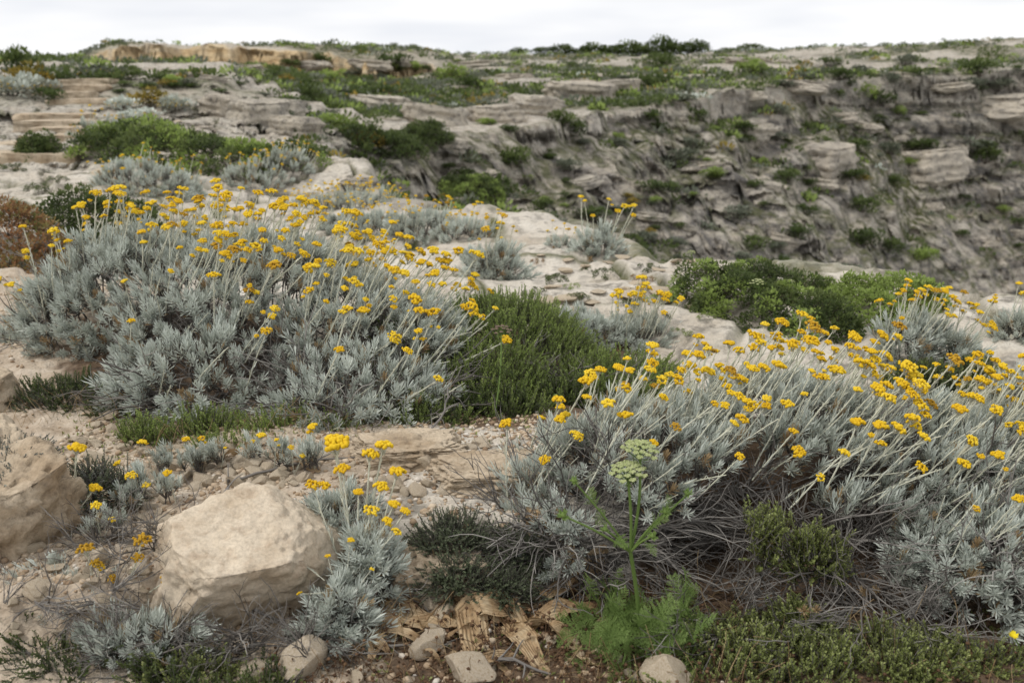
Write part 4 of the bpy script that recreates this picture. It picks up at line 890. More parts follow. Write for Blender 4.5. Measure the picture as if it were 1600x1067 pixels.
EH = [(-1.62, 3.50, 0.0, 0.24, 0.17, 0.10), (-1.42, 3.42, 0.0, 0.2, 0.13, 0.08)]
shrub('dark_leaved_shrub', 'low dark shrub with dry grass stems below the huge bush', 'bush', EH, DKHEATH + THYME, 0.05, 0.85, seed=57, wind=(0, 0, 0.5))
EH2 = [(-2.02, 3.95, 0.0, 0.10, 0.08, 0.06)]
shrub('heath_patch', 'tiny green tuft on the path edge below the huge bush', 'plant', EH2, SUCC + HEATH[:1], 0.045, 0.75, seed=58)
# succulents along the bottom and among the dead twigs
EP = [(0.62, 2.0, -0.10, 0.30, 0.18, 0.07), (0.36, 1.86, -0.12, 0.14, 0.1, 0.05), (0.88, 1.98, -0.10, 0.18, 0.15, 0.07), (0.6, 1.80, -0.10, 0.3, 0.12, 0.05)]
shrub('succulent_mat', 'mat of plump yellow-green shoots along the bottom edge', 'plant', EP, SUCC, 0.036, 0.9, seed=61, wind=(0, 0, 1.0))
EP2 = [(0.74, 2.22, 0.0, 0.11, 0.07, 0.13), (0.62, 2.20, 0.05, 0.05, 0.05, 0.13), (0.68, 2.12, -0.1, 0.08, 0.06, 0.09)]
shrub('succulent_shoots', 'dark plump shoots growing up through the bare grey twigs', 'plant', EP2, SUCC, 0.04, 0.85, seed=62, wind=(0, -0.1, 1.0))
EP3 = [(-0.72, 1.92, -0.10, 0.14, 0.1, 0.06), (-0.55, 1.88, -0.1, 0.1, 0.07, 0.04)]
shrub('succulent_mat', 'dark green succulent shoots in the bottom corner before the boulder', 'plant', EP3, SUCC + DKHEATH, 0.045, 0.8, seed=63, wind=(0, 0, 1.0))
EP4 = [(1.08, 1.98, -0.1, 0.14, 0.1, 0.06)]
shrub('dark_leaved_shrub', 'brownish low shrub in the bottom corner under the silver leaves', 'bush', EP4, THYME + SUCC, 0.045, 0.8, seed=64)
# silver shrub behind the heath, with a flowering side
EQ = [(0.34, 4.30, 0.0, 0.24, 0.2, 0.11), (0.54, 4.30, 0.0, 0.2, 0.18, 0.09)]
Q_ = shrub('everlasting_bush', 'grey-leaved everlasting behind the green heath, flowering on one side', 'bush', EQ, EV_BRANCH, 0.07, 1.0, seed=65, wind=(0.1, 0, 0.6))
flower(Q_, EQ[1:], 36, (0.30, 0, 0.85), None, (0.7, 1.1), 66, 0.15, 0.06)
# beyond the edge on the right
EJ3 = [px_ell(1105, 470, 90, 50), px_ell(1160, 500, 130, 62), px_ell(1230, 515, 130, 66), px_ell(1290, 528, 110, 60), px_ell(1180, 470, 110, 50), px_ell(1260, 480, 110, 50)]
R1 = shrub('fern_leaved_bush', 'leafy green wild carrot thicket at the ravine edge with pale umbels', 'bush', EJ3, BUSHY + BUSHY + BUSHYG + DKFERNS[:1], 0.06, 0.062, seed=67, wind=(0, 0, 0.7), inset=0.03)
for ch in R1.children:
    if ch.data in DKFERNS: ch.scale = (.5, .5, .5)
EJ4 = [px_ell(1420, 500, 130, 56), px_ell(1350, 500, 110, 62), px_ell(1370, 520, 90, 50)]
shrub('heath_bush', 'bright green rounded bush on the ravine edge beside the carrot thicket', 'bush', EJ4, BUSHYG, 0.06, 0.06, seed=68, wind=(0, 0, 0.7), inset=0.03)
EJ5 = [px_ell(1310, 475, 70, 30), px_ell(1450, 492, 70, 38)]
shrub('spurge_bush', 'orange-tinged shrub top showing above the green bushes at the ravine edge', 'bush', EJ5, BUSHYR + BUSHYG, 0.06, 0.05, seed=69, base=(EJ5[0][0], EJ5[0][1], EJ5[0][2]))
ES = [px_ell(1440, 575, 130, 70), px_ell(1500, 578, 90, 60)]
S_ = shrub('everlasting_bush', 'rounded silver everlasting on the green mat near the photo edge', 'bush', ES, EV_BRANCH, 0.07, 1.0, seed=70, wind=(0.1, 0, 0.6)); flower(S_, ES, 44, (0.35, 0, 0.85), None, (0.7, 1.0), 71, 0.1, 0.05)
ES2 = [px_ell(1470, 625, 170, 62), px_ell(1540, 610, 90, 50)]
shrub('heath_patch', 'dark green mat with brown tips under the rounded silver everlasting', 'plant', ES2, SUCC + DKHEATH, 0.05, 1.0, seed=72, wind=(0, 0, 1.0))
ET = [px_ell(1600, 655, 90, 75)]
T1 = shrub('everlasting_bush', 'grey woody everlasting without flowers cut by the photo edge', 'bush', ET, EV_BRANCH, 0.07, 1.0, seed=73)
ET2 = [px_ell(1600, 535, 80, 48)]
T2 = shrub('everlasting_bush', 'small far everlasting cut by the photo edge above the pale rock', 'bush', ET2, EV_BRANCH, 0.08, 1.1, seed=74); flower(T2, ET2, 8, (0.2, 0, .9), None, (.7, 1), 75)
# middle distance everlastings, behind the huge bush and along the edge
def mid_bush(ellpx, label, seed, nfl, leaf=None, sp=0.10, sc=1.35, wind=(0.1, 0, 0.6), cat='bush', name='everlasting_bush', fs=(0.8, 1.2)):
    e = [px_ell(*q) for q in ellpx]; b_ = shrub(name, label, cat, e, leaf or EV_BRANCH, sp, sc, seed=seed, wind=wind, tries=4000)
    if nfl: flower(b_, e, nfl, (0.25, 0, 0.9), None, fs, seed + 1, 0.1, -1, 5000, 0.05, 0.4, 0.02)
mid_bush([(772, 438, 100, 56), (745, 432, 60, 40)], 'rounded grey everlasting standing alone on the pale slabs', 81, 6, None, 0.085, 1.15)
mid_bush([(935, 404, 82, 36)], 'compact silver everlasting on the outer edge of the pale slabs', 82, 8, None, 0.085, 1.1)
mid_bush([(880, 390, 60, 16)], 'ochre-flowered low shrub beside the compact silver one', 83, 36, None, 0.09, 0.7, fs=(.4, .6))
mid_bush([(660, 384, 120, 30), (720, 378, 100, 28)], 'spreading silver everlasting topped with yellow, beyond the huge bush', 84, 50, None, .09, 1.0, fs=(.5, .8))
mid_bush([(590, 372, 120, 34), (540, 365, 100, 34)], 'silver everlasting half hidden behind the huge bush', 85, 50, None, .09, 1.0, fs=(.5, .8))
mid_bush([(490, 330, 120, 26), (560, 328, 120, 26)], 'hazy yellow-flowered everlasting on the ravine edge', 86, 120, None, 0.11, 1.15, fs=(.5, .9))
mid_bush([(200, 300, 150, 44), (260, 296, 90, 36)], 'grey everlasting on the path beyond the huge bush', 87, 36, None, 0.11, 1.2, fs=(.5, .9))
mid_bush([(390, 300, 110, 34), (440, 290, 90, 36)], 'small yellow-flowered everlasting before the outcrop', 88, 50, None, 0.12, 1.2, fs=(.6, .9))
# reddened and green shrubs by the path
eR = [(-3.18, 6.05, 0.0, 0.42, 0.34, 0.36), (-3.55, 6.1, 0.0, 0.45, 0.36, 0.36)]
shrub('spurge_bush', 'rust-red and orange rounded bush beside the path', 'bush', eR, BUSHYR, 0.10, 0.095, seed=91, wind=(0, 0, 0.7))
eG = [(-2.92, 6.75, 0.0, 0.34, 0.26, 0.34), (-2.6, 6.8, 0, 0.2, 0.2, 0.24)]
shrub('dark_leaved_shrub', 'dark green bush tucked behind the rust-red one', 'bush', eG, BUSHY, 0.10, 0.10, seed=92, wind=(0, 0, 0.8))
mid_bush([(52, 248, 48, 26)], 'little round green bush on the path below the steps', 93, 0, BUSHY, 0.09, 0.139, (0, 0, .8), name='dark_leaved_shrub')
mid_bush([(155, 255, 100, 32), (240, 262, 110, 40), (310, 268, 110, 36), (370, 282, 120, 28), (200, 240, 120, 30)], 'broad green thicket with pale umbels on the path slope', 94, 0, BUSHY + BUSHYG, 0.17, 0.168, (0, 0, .9), name='fern_leaved_bush')
mid_bush([(140, 222, 70, 34)], 'grey everlasting against the green thicket, below the steps', 95, 16, None, 0.22, 2.2)
mid_bush([(600, 248, 100, 22), (560, 232, 60, 20)], 'dense green bush in the head of the ravine', 96, 0, BUSHY, 0.17, 0.186, (0, 0, .8), name='dark_leaved_shrub')
mid_bush([(660, 240, 80, 24)], 'green bush under the overhanging block in the ravine', 97, 0, BUSHY, 0.20, 0.209, (0, 0, .8), name='dark_leaved_shrub')
mid_bush([(730, 318, 100, 26)], 'green bush on the ravine slope above the pale rock', 98, 0, BUSHY + BUSHYG, 0.19, 0.209, (0, 0, .8), name='dark_leaved_shrub')
mid_bush([(290, 240, 120, 22), (460, 262, 90, 24)], 'low green plants along the lower side of the outcrop', 99, 0, BUSHY + BUSHYG, 0.15, 0.139, (0, 0, .8), name='heath_patch')

# ------------------------------------------------------------------ wild carrot with two umbels, and the other umbels
def stem(root, pts, r0, r1, mat='umbelgreen', name='stem'):
    mb = MB(); n = len(pts); mb.tube(pts, [r0 + (r1 - r0) * i / (n - 1) for i in range(n)], 6, 0.5)
    return new(name, mb.mesh(name, [M[mat]]), root)
def tip_at(px, py, y):
    d = ray(px, py); return np.array((0, 0, CAMZ)) + d * (y / d[1])
wc = at(1000, 1010); W0 = empty('wild_carrot', wc); tag(W0, 'green wild carrot with two pale flat umbels in front of the bare twigs', 'plant'); w0 = np.array(wc)
y0 = wc.y; node = tip_at(985, 862, y0 - 0.02) - w0
def bez(a, b_, bow, n=8):
    a, b_ = np.array(a), np.array(b_); return [a + (b_ - a) * t + np.array(bow) * math.sin(math.pi * t) for t in np.linspace(0, 1, n)]
stem(W0, bez((0, 0, -0.02), node, (0.006, 0, 0)), 0.0055, 0.0045)
for px, py, bow, i in [(981, 748, 0.004, 0), (1000, 714, 0.008, 1)]:
    tp = tip_at(px, py, y0 - 0.03 + 0.03 * i) - w0; stem(W0, bez(node, tp, (bow, 0, 0)), 0.0036, 0.003)
    new('umbel', UMBELS[i], W0, Vector(tp) + Vector((0, 0, 0.016)), quat((U(-.12, .12), -0.15, 1), U(0, 6)), 1.06)
budm = MB()
for k in range(26):
    t = rdir(math.acos(U(-0.4, 1))); budm.leaf((0, 0, 0), t, 0.017 * U(.7, 1.1), 0.0035, bend=U(-.2, .4), r=U(.3, 1))
budm.bead((0, 0, 0.003), 0.007, 0.7)
BUD = budm.mesh('umbel_bud', [M['umbelgreen']])
for px, py, dy in [(897, 752, -.02), (880, 806, -.05), (1040, 800, -.03), (1075, 772, 0.02), (945, 828, -.06), (1020, 838, -.05)]:
    tp = tip_at(px, py, y0 + dy) - w0; pts = bez(node, tp, (0, 0, 0.006)); stem(W0, pts, 0.003, 0.0022); new('umbel_bud', BUD, W0, Vector(tp), quat((U(-.5, .5), U(-.5, 0), 1), 0), U(.9, 1.2))
    f = new('fern_leaf', rng.choice(FERNS), W0, Vector(pts[4]), quat((U(-.6, .6), -0.4, 0.5), U(0, 6)), 0.3)
for k in range(170):
    a = U(0, 6.3); d = np.array((math.cos(a) * 0.9 + 0.15, math.sin(a) * 0.7 - 0.15, U(0.25, 1.0)))
    new('fern_leaf', rng.choice(FERNS), W0, (U(-.13, .13), U(-.08, .10), U(-.01, .07)), quat(d, U(0, 6.3)), U(0.36, 0.66))
def umbel_plant(px, py, bx, by, rad, label, mat='umbel', y=None):
    b_ = at(bx, by); root = empty('umbel_plant', b_); tag(root, label, 'plant'); yy = y or b_.y; tp = tip_at(px, py, yy) - np.array(b_)
    stem(root, bez((0, 0, -0.02), tp, (0.01, 0, 0)), 0.0032, 0.0024); s_ = rad / 0.034
    new('umbel', umbel_mesh(0.034, M[mat], 14, 0.45), root, Vector(tp), quat((U(-.1, .1), -0.15, 1), 0), s_)
    for k in range(4): new('fern_leaf', rng.choice(DKFERNS), root, Vector(tp) * U(0.1, 0.5), quat((U(-1, 1), U(-1, .3), .5), U(0, 6)), 0.5)
umbel_plant(783, 517, 770, 655, 0.036, 'brownish umbel on a green stalk in the bright heath', 'umbelbrown', 3.42)
umbel_plant(1183, 442, 1190, 510, 0.030, 'pale round umbel standing above the carrot thicket')
umbel_plant(1287, 620, 1290, 680, 0.034, 'flat green umbel behind the right-hand flower stalks', 'umbelgreen', 3.4)
umbel_plant(1582, 616, 1590, 680, 0.032, 'dull umbel cut near the photo edge beside the grey woody everlasting', 'umbelbrown', 3.3)
umbel_plant(1235, 440, 1240, 500, 0.018, 'small pale umbel beside the round one above the thicket')
umbel_plant(1080, 395, 1085, 450, 0.022, 'small umbel poking up at the thicket end nearest the slabs')

# ------------------------------------------------------------------ dry strap leaves, twigs and litter
def strap(ctrl, w_, label, group, seed, cup=0.12, twist=0.8):
    rs = np.random.RandomState(seed); ctrl = np.array(ctrl, float); n = 26; k = len(ctrl)
    t = np.linspace(0, k - 1, n); i = np.clip(t.astype(int), 0, k - 2); f = (t - i)[:, None]; f = f * f * (3 - 2 * f)
    c = ctrl[i] * (1 - f) + ctrl[i + 1] * f; c[:, 2] += 0.012 * np.sin(np.linspace(0, rs.uniform(5, 10), n) + rs.uniform(0, 6))
    V, A = [], []; m = 9; ph = rs.uniform(-.6, .6); tw = np.linspace(ph, ph + twist * rs.uniform(-1.2, 1.2), n)
    for j in range(n):
        d = c[min(j + 1, n - 1)] - c[max(j - 1, 0)]; d /= np.linalg.norm(d); sd_ = np.cross(d, (0, 0, 1.0)); sd_ /= np.linalg.norm(sd_); up = np.cross(sd_, d)
        s_ = math.cos(tw[j]) * sd_ + math.sin(tw[j]) * up; u_ = -math.sin(tw[j]) * sd_ + math.cos(tw[j]) * up
        ww = w_ * (0.55 + 0.45 * math.sin(math.pi * min(1, 0.15 + j / n))) * (1 - max(0, j / n - 0.75) * 2.6)
        cc = cup * (1 + 0.8 * math.sin(j * 0.6 + seed))
        for q in range(m):
            a = (q / (m - 1) - 0.5); V.append(c[j] + s_ * a * ww + u_ * ww * (cc * (4 * a * a - 0.5) + 0.045 * math.sin(a * 8 + j * 0.5 + seed)) + rs.normal(size=3) * 0.0008); A.append(q / (m - 1))
    V = np.array(V); g = Hn(V[:, 0], V[:, 1]); V[:, 2] = np.maximum(V[:, 2] + g, g + 0.003)
    I = np.arange(n * m).reshape(n, m); F = np.stack([I[:-1, :-1], I[:-1, 1:], I[1:, 1:], I[1:, :-1]], -1).reshape(-1, 4)
    me = mesh_np('dry_leaf', V - V[0], [F], [M['dry']], True, None, {'rnd': A}); tag(new('dry_leaf', me, None, V[0]), label, 'leaf', group)
def strap_px(pts, w_, label, seed, group='dry strap leaves on the litter', **k):
    c = []
    for px, py, h in pts: p = at(px, py); c.append((p.x, p.y, h * 0.6))
    strap(c, w_, label, group, seed, **k)
strap_px([(770, 930, .02), (735, 905, .06), (700, 940, .05), (660, 975, .02)], 0.085, 'upright folded dry leaf against the thyme cushion', 1, twist=.4)
strap_px([(700, 955, .04), (780, 948, .03), (860, 945, .025), (925, 938, .01)], 0.055, 'straight dry leaf lying across behind the other leaves', 2, twist=.3)
strap_px([(745, 1020, .015), (735, 975, .05), (790, 970, .06), (840, 1005, .02)], 0.085, 'broad dry leaf bent double in the middle of the litter', 3, twist=.3)
strap_px([(780, 965, .05), (840, 985, .035), (890, 1015, .02), (935, 1048, .005)], 0.065, 'long dry leaf with a yellowish edge running towards the carrot', 4, twist=.3)
strap_px([(790, 985, .04), (820, 1015, .03), (855, 1058, .005)], 0.06, 'dry leaf hanging down towards the bottom edge', 5, twist=.5)
strap_px([(868, 850, .09), (890, 890, .05), (875, 930, .02), (850, 950, .01)], 0.04, 'thin brown leaf standing up beside the bare twigs', 6)
strap_px([(820, 840, .10), (845, 865, .07), (860, 885, .05)], 0.04, 'short curled leaf caught on the bare twigs', 7)
strap_px([(585, 965, .05), (610, 990, .035), (590, 1010, .02), (580, 1035, .005)], 0.055, 'drooping dry leaf below the small silver clump', 8, twist=.4)
strap_px([(590, 950, .05), (640, 972, .04), (690, 985, .02), (715, 990, .015)], 0.06, 'creased dry leaf between the silver clump and the pale stone', 9, twist=.3)
strap_px([(600, 1000, .03), (655, 1012, .015), (700, 1000, .01), (735, 985, .02)], 0.045, 'low twisted dry leaf on the seed litter', 10, twist=.6)
strap_px([(850, 945, .03), (905, 920, .05), (950, 888, .05)], 0.05, 'dry leaf reaching behind the carrot leaves', 11, twist=.4)
strap_px([(830, 985, .035), (880, 968, .03), (935, 958, .02)], 0.05, 'flat pale dry leaf before the carrot leaves', 12, twist=.2)
strap_px([(1080, 930, .03), (1110, 940, .02), (1140, 935, .01)], 0.02, 'small brown dry leaf on the far side of the carrot', 13)
strap_px([(660, 985, .03), (720, 965, .04), (780, 985, .02)], 0.06, 'crumpled dry leaf behind the broad bent one', 16, twist=.4)
strap_px([(700, 1030, .01), (760, 1042, .015), (810, 1035, .01)], 0.035, 'narrow dry leaf nearest the rounded white stone', 17, twist=.5)
strap_px([(455, 712, .03), (475, 730, .04), (500, 742, .01)], 0.05, 'rolled brown dry leaf lying behind the boulder', 14)
strap_px([(395, 712, .03), (370, 718, .03), (345, 728, .01)], 0.035, 'withered leaf in the gravel behind the boulder', 15)
def ground_twig(pts, r0, label, seed):
    c = []
    for px, py, h in pts: p = at(px, py); c.append(np.array((p.x, p.y, p.z + h)))
    rng_ = random.Random(seed); mb = MB(); P = []
    for i in range(len(c) - 1):
        for t in (0, .33, .66): P.append(c[i] + (c[i + 1] - c[i]) * t + np.array((rng_.uniform(-.006, .006), rng_.uniform(-.006, .006), rng_.uniform(0, .004))))
    P.append(c[-1]); P = np.array(P); o = P[0].copy(); mb.tube(P - o, [r0 * (1 - .65 * i / len(P)) for i in range(len(P))], 5, 0.6)
    for k in range(5):
        j = rng_.randint(1, len(P) - 2); mb.tube(curve(P[j] - o, (P[j] - P[j - 1]) / 0.03 + rdir(1.2), 0.06, 4, .25), [r0 * .5, r0 * .45, r0 * .4, r0 * .3, r0 * .15], 3, 0.7)
    tag(new('fallen_twig', mb.mesh('fallen_twig', [M['twig']]), None, o), label, 'twig')
ground_twig([(345, 795, .01), (360, 765, .02), (420, 745, .015), (500, 725, .01), (590, 715, .005)], 0.006, 'long curved dark twig lying across the gravel', 1)
ground_twig([(670, 690, .01), (695, 670, .06), (700, 655, .1), (715, 630, .14)], 0.0045, 'bare grey twig standing before the dark green shrub', 2)
ground_twig([(300, 990, .05), (380, 985, .06), (440, 1000, .04), (470, 1030, .01)], 0.006, 'arching grey dead branch in front of the boulder', 3)
ground_twig([(250, 1000, .04), (330, 960, .08), (390, 975, .06), (405, 1010, .02)], 0.005, 'second dead branch curling over the first before the boulder', 4)
ground_twig([(745, 1045, .01), (800, 1050, .02), (860, 1060, .01)], 0.006, 'thick grey stick at the bottom edge beside the white stone', 5)
ground_twig([(590, 1015, .01), (660, 1018, .01), (700, 1020, .01)], 0.004, 'thin stick on the litter beside the cream flake', 6)
ground_twig([(800, 880, .02), (850, 870, .03), (925, 840, .05), (945, 830, .06)], 0.004, 'pale silver shoot sticking out before the bare twigs', 7)
ground_twig([(430, 620, .05), (500, 600, .1), (560, 560, .12)], 0.004, 'pale bent stem crossing the front of the huge bush', 8)
dead = [(-0.62, 1.98, -0.06, 0.20, 0.08, 0.09)]
Dd = empty('dead_shrub', (-0.62, 2.0, H(-0.62, 2.0))); tag(Dd, 'tangle of dead grey twigs under the front of the boulder', 'twigs')
for k in range(22): new('dead_twig', rng.choice(LONGTWIGS), Dd, (U(-.22, .18), U(-.06, .05), U(-.01, .04)), quat((U(-1, 1), U(-1, .3), U(0, .7)), U(0, 6)), U(.5, .85))
def seedhead(mb, p):
    if rng.random() < 0.55:
        q = curve(p, rdir(U(0.3, 1.5)), U(0.02, 0.06), 3, .3); mb.tube(q, 0.0009, 3, U(.3, 1)); c = q[-1]
    else: c = np.array(p) + np.array((0, 0, .004))
    mb.bead(c, U(0.0025, 0.0055), U(0, 1), 0, .8)
scatter_stuff('litter', 'brown dry seed heads and stalks littering the soil', 3000, [(-0.55, 1.72, 0.5, 2.28, 0.8), (0.3, 1.75, 1.2, 2.3, 0.2)], seedhead, 5, 'litter', [M['seed']])
def straw(mb, p):
    mb.tube(curve(p, rdir(U(0.2, 1.5)), U(0.05, 0.16), 5, .2, (0, 0, -.04)), 0.0008, 3, U(0, 1))
scatter_stuff('dry_grass', 'thin dry grass stems lying over soil and low plants', 420, [(-0.5, 1.8, 0.5, 2.3, 0.35), (-1.9, 3.25, -1.2, 3.55, 0.25), (-1.2, 2.8, -0.5, 3.2, 0.2), (0.3, 1.8, 1.1, 2.2, .2)], straw, 6, 'grass', [M['straw']])
def leafbit(mb, p):
    for k in range(4): mb.leaf(np.array(p) + np.array((0, 0, .002)), rdir(U(.3, 1.4)), U(.006, .015), U(.003, .006), r=U(0, 1))
scatter_stuff('ground_cover', 'tiny green seedlings and moss in the soil', 1500, [(0.2, 1.72, 1.2, 2.2, 0.5), (-0.4, 1.8, 0.3, 2.2, 0.12), (-1.6, 2.9, 0.2, 3.6, 0.38)], leafbit, 7, 'plants', [M['succ']])
# dry thistle heads and one yellow daisy
for px, py, bx, by, lab in [(1256, 955, 1250, 1010, 'dry thistle with two fluffy seed heads before the bare twigs'), (1350, 925, 1342, 975, 'dry pale thistle head beside the plump shoots')]:
    b_ = at(bx, by); root = empty('dry_thistle', b_); tag(root, lab, 'thistle'); tp = tip_at(px, py, b_.y) - np.array(b_); stem(root, bez((0, 0, 0), tp, (.01, 0, 0)), .0022, .0018, 'straw')
    mb = MB()
    for k in range(70): mb.leaf((0, 0, 0), rdir(math.acos(U(-.5, 1))), U(.012, .022), .0018, r=U(0, 1))
    me = mb.mesh('seed_head', [M['straw']]); new('seed_head', me, root, Vector(tp)); new('seed_head', me, root, Vector(tp) + Vector((.028, 0, .004)), None, .8)
b_ = at(1590, 1040); root = empty('yellow_daisy', b_); tag(root, 'single lemon-yellow daisy at the photo edge under the silver leaves', 'flower'); tp = tip_at(1583, 993, b_.y) - np.array(b_); stem(root, bez((0, 0, 0), tp, (.01, 0, 0)), .0018, .0014)
mb = MB()
for k in range(26): a = k * 2.4; mb.leaf((0, 0, 0), (math.cos(a), math.sin(a), U(.1, .6)), .014 * U(.7, 1), .004, r=1.0)
M['lemon'] = leafmat('lemon_petal', [(0, (.75, .58, .02)), (1, (.85, .70, .03))], .7, .2); new('flower_head', mb.mesh('flower_head', [M['lemon']]), root, Vector(tp), quat((0, -.5, 1), 0))

# more growth in the lower corner beside the boulder
EP5 = [(-1.02, 1.98, -0.10, 0.16, 0.12, 0.05), (-1.22, 2.12, -0.08, 0.16, 0.12, 0.06)]
shrub('dark_leaved_shrub', 'low dark shrub in the corner below the pitted outcrop', 'bush', EP5, DKHEATH + THYME, 0.05, 0.8, seed=66)
Dt = empty('dead_shrub', (-1.0, 2.2, H(-1.0, 2.2))); tag(Dt, 'scatter of dead grey twigs between the outcrop and the boulder', 'twigs')
for k in range(26): new('dead_twig', rng.choice(LONGTWIGS), Dt, (U(-.3, .2), U(-.25, .2), U(-.01, .04)), quat((U(-1, 1), U(-1, .3), U(0, .6)), U(0, 6)), U(.4, .75))
for i, (px, py) in enumerate([(30, 330), (95, 290), (160, 318), (235, 330), (20, 268), (130, 205), (60, 300), (905, 470), (1010, 425), (985, 480), (870, 440), (1045, 470), (1085, 480), (945, 432), (835, 462), (60, 400)]):
    p = at(px, py); e = [(p.x, p.y, p.z, .045 * p.y / 5, .03 * p.y / 5, .02 * p.y / 5)]
    shrub('grass_tuft', 'small green tuft in a crack of the pale path' if px < 400 else 'small green tuft in a crack of the pale slabs', 'plant', e, BUSHY, 0.03 * p.y / 5, 0.022 * p.y / 5, 'tufts in the cracks of the path' if px < 400 else 'tufts in the cracks of the slabs', seed=200 + i, inset=0.0, tries=300)

Dw = empty('dead_shrub', (0.62, 2.18, H(0.62, 2.18))); tag(Dw, 'fallen grey twigs around the dry thistles, below the bare-twigged bush', 'twigs')
for k in range(46): new('dead_twig', rng.choice(LONGTWIGS), Dw, (U(-.28, .42), U(-.16, .14), U(-.02, .08)), quat((U(-1, 1), U(-1, .3), U(-.1, .8)), U(0, 6)), U(.5, .95))
for i, (a, b_, c, d, w_) in enumerate([(600, 940, 650, 955, .03), (640, 960, 690, 945, .035), (610, 985, 660, 1000, .03), (560, 1020, 610, 1030, .03), (640, 1030, 690, 1040, .025), (860, 1000, 905, 1012, .03), (760, 1050, 800, 1058, .02), (930, 1000, 960, 985, .025), (700, 930, 740, 945, .03)]):
    strap_px([(a, b_, .03), ((a + c) / 2, (b_ + d) / 2 - 6, .03), (c, d, .01)], w_, 'torn scrap of tan dry leaf among the litter', 60 + i, 'torn scraps of dry leaf', twist=.8)
rs9 = random.Random(99)
for i in range(34):
    px, py = (rs9.uniform(0, 330), rs9.uniform(215, 420)) if i % 2 else (rs9.uniform(780, 1120), rs9.uniform(395, 540)); p = at(px, py); k = p.y / 5 * rs9.uniform(.6, 1.3)
    e = [(p.x, p.y, p.z, .04 * k, .03 * k, .012 * k)]
    shrub('grass_tuft', 'tiny low plant on the bare pale path' if i % 2 else 'tiny low plant on the bare pale slabs', 'plant', e, rs9.choice([BUSHY, BUSHYG, BUSHYR]), 0.03 * k, 0.017 * k, 'tiny plants on the path' if i % 2 else 'tiny plants on the slabs', seed=300 + i, inset=0.0, tries=200)

# ------------------------------------------------------------------ shrubs of the far slopes, hilltop trees
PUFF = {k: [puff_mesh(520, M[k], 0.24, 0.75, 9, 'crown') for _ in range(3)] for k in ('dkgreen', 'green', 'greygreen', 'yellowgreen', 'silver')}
def speckles(n):
    mb = MB()
    for i in range(n):
        a = U(0, 6.3); q = math.sqrt(U(0, 1)) * .85; z = .62 * (1 - .55 * q * q) + U(-.1, .14)
        mb.bead((math.cos(a) * q, math.sin(a) * q, z), U(.018, .036), U(0.3, 1), 0, .7)
    return mb.mesh('blossom', [M['flower']])
SPECK = [speckles(90) for _ in range(2)]
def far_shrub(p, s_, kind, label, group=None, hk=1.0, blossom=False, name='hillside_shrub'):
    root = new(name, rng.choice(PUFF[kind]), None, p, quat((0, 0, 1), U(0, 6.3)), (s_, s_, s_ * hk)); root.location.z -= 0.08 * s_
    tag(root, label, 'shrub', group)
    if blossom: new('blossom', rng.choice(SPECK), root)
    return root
rs = random.Random(77)
for px, py, wp, k, hk, bl_, lab in [(30, 118, 70, 'dkgreen', 1.2, 0, 'dark green shrub on the top corner of the hill'), (20, 150, 80, 'silver', .9, 1, 'yellow-flowered grey shrub low in the corner cluster'), (60, 148, 66, 'silver', .9, 1, 'yellow-flowered grey shrub beside the upper steps'), (45, 132, 80, 'yellowgreen', .8, 1, 'ochre shrub in the middle of the corner cluster'), (80, 158, 50, 'dkgreen', .9, 0, 'green shrub at the foot of the corner cluster'), (95, 130, 44, 'dkgreen', .8, 0, 'green shrub on the hill side of the upper steps'),
        (190, 172, 60, 'silver', .8, 1, 'grey shrub with yellow flowers at the path bend'), (235, 168, 70, 'yellowgreen', .8, 1, 'ochre flowering shrub at the path bend'), (272, 175, 60, 'silver', .9, 1, 'round grey shrub before the weathered ledge'), (215, 188, 70, 'silver', .6, 1, 'low grey shrub in front of the flowering ones at the path bend'), (150, 122, 60, 'greygreen', .7, 1, 'grey-green shrub under the yellow stone face'), (205, 125, 55, 'dkgreen', .6, 0, 'green tuft under the yellow stone face')]:
    p = at(px, py, 7); far_shrub(p, wp / 1555 * p.y / 2, k, lab, 'shrubs by the upper path', hk, bl_)
kinds = [('dkgreen', 'dark green shrub'), ('greygreen', 'grey-green shrub'), ('green', 'bright green shrub'), ('yellowgreen', 'ochre-flowered shrub')]
cnt = 0
while cnt < 215:
    px = rs.uniform(430, 1600); hi_ = min(450, 215 + max(0, px - 520) * 0.40); py = rs.uniform(100, hi_)
    p = at(px, py, 7)
    if p.y < 9 or gorge_dist(np.array([p.x]), np.array([p.y]))[0] < -40: continue
    n_ = vnoise(np.array([p.x * .12]), np.array([p.y * .12]), None, 91)[0]
    if n_ < -0.35 and rs.random() < .7: continue
    k, nm = kinds[min(3, int(abs(rs.gauss(0, 1.35))))]
    ing = gorge_dist(np.array([p.x]), np.array([p.y]))[0] > 0
    sz = 8 * (34 / 8) ** rs.random(); far_shrub(p, sz / 1555 * p.y, k, ('small ' if sz < 16 else 'large ' if sz > 21 else '') + nm + ' ' + (region(px, py) if ing else plateau_region(px)), nm + (' on the ravine slope' if ing else ' on the plateau'), rs.uniform(.6, 1.0), k == 'yellowgreen'); cnt += 1
for i in range(60):
    px = rs.uniform(110, 700); py = rs.uniform(112, 150) if px < 330 else rs.uniform(105, 165); p = at(px, py, 7)
    k, nm = kinds[min(3, int(abs(rs.gauss(0, 1.5))))]; sz = rs.uniform(10, 22); far_shrub(p, sz / 1555 * p.y, k, ('small ' if sz < 15 else 'large ' if sz > 19 else '') + nm + (' in the belt at the left end of the yellow face' if px < 330 else ' in the belt between the yellow face and the ravine'), nm + ' below the stone face', rs.uniform(.5, .8), k == 'yellowgreen')
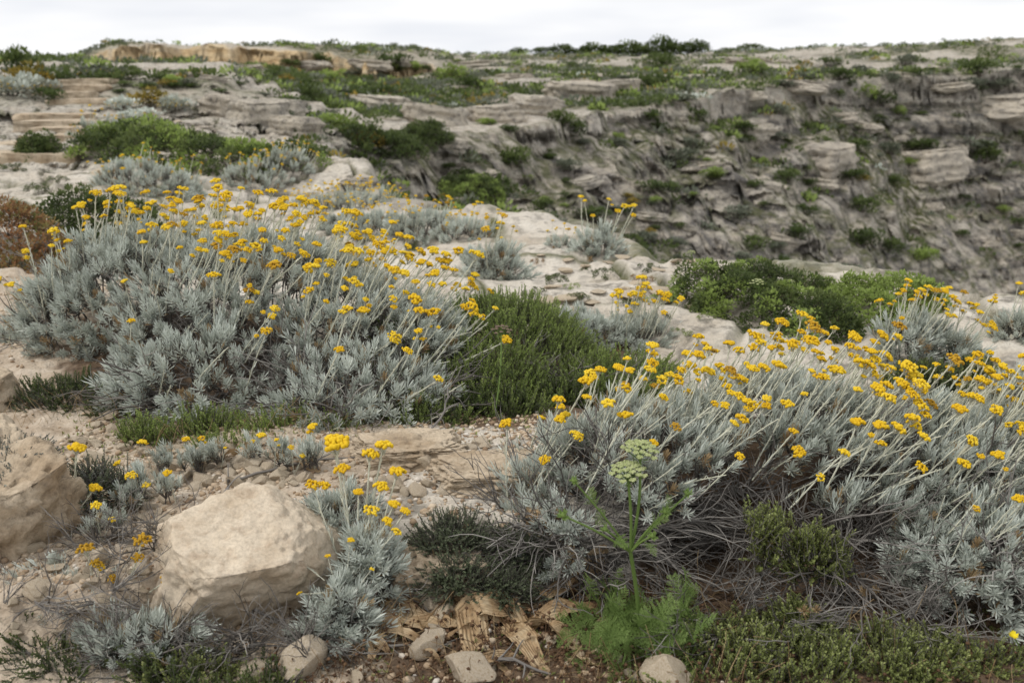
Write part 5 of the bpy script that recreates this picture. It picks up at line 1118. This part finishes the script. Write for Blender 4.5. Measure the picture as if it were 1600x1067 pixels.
# trees on the skyline
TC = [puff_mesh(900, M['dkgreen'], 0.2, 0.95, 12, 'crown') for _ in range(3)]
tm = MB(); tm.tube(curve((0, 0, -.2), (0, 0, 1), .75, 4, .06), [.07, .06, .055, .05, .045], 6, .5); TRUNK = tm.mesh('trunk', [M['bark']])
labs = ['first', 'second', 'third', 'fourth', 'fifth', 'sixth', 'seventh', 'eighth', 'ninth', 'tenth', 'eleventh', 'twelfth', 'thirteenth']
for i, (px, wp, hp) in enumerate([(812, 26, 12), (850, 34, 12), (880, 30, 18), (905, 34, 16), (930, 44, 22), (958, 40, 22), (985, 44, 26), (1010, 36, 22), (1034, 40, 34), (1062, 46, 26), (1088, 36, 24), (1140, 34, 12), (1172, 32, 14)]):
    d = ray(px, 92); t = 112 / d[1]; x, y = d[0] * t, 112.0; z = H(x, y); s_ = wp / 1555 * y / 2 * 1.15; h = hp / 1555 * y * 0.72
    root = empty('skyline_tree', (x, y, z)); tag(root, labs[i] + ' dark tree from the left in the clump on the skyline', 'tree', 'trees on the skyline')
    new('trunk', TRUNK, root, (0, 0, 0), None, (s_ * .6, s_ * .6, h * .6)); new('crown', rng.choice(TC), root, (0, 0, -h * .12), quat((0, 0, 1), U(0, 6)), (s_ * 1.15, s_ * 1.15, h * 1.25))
# what nobody could count: the low scrub of the slopes and plateau
def scrub():
    rsn = np.random.RandomState(5); n = 24000; r = 9 * (125 / 9) ** rsn.uniform(0, 1, n); th = np.radians(rsn.uniform(-34, 34, n)); x, y = r * np.sin(th), r * np.cos(th)
    z = Hn(x, y); d = gorge_dist(x, y); yel = ((y > 62) & (y < 74) & (x / y < -.06) & (x / y > -.44)) * 1.0; dens = fbm(x * .16, y * .16, seed=85, oct=4); e = .3
    gx, gy = (Hn(x + e, y) - z) / e, (Hn(x, y + e) - z) / e; sl = np.hypot(gx, gy)
    ok = (yel < .3) & (dens + .12 * rsn.normal(size=n) > np.where(d > 0, -0.12, -0.04)) & (sl < np.where(d > 0, 1.1, 2.0)) & ~((x < -1 - r * .18) & (r < 24)) & ((d > 0.2) | (r > 17)); x, y, z, r, sl = x[ok][:6200], y[ok][:6200], z[ok][:6200], r[ok][:6200], sl[ok][:6200]
    mats = ['dkgreen', 'greygreen', 'green', 'yellowgreen', 'silver']; n = len(x); K = 26
    s_ = rsn.uniform(.14, .34, n) * (0.4 + np.minimum(r, 48) / 40); mi = np.minimum(4, np.abs(rsn.normal(0, 1.5, n)).astype(int))
    ct = rsn.uniform(-.2, 1, (n, K)); az = rsn.uniform(0, 6.283, (n, K)); st = np.sqrt(1 - ct * ct); t = np.stack([st * np.cos(az), st * np.sin(az), ct], -1)
    C = np.stack([x, y, z], 1)[:, None] + t * (s_[:, None] * rsn.uniform(.5, 1, (n, K)))[..., None] * np.array((1, 1, .6))
    d = t + np.stack([rsn.uniform(-.6, .6, (n, K)), rsn.uniform(-.6, .6, (n, K)), rsn.uniform(0, .8, (n, K))], -1); d /= np.linalg.norm(d, axis=-1)[..., None]
    sd_ = np.cross(d, rsn.normal(size=(n, K, 3))); sd_ /= np.linalg.norm(sd_, axis=-1)[..., None]; L = s_[:, None, None]
    V = np.stack([C, C + d * L * .27 - sd_ * L * .13, C + d * L * .27 + sd_ * L * .13, C + d * L * .5], 2).reshape(-1, 3)
    F = np.arange(n * K)[:, None] * 4 + np.array((0, 1, 3, 2))
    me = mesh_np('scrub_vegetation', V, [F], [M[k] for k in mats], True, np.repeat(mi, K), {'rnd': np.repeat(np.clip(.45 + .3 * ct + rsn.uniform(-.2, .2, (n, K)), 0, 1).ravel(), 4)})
    tag(new('scrub_vegetation', me), 'low scrub scattered over the ravine slopes and plateau', 'scrub', None, 'stuff')
scrub()
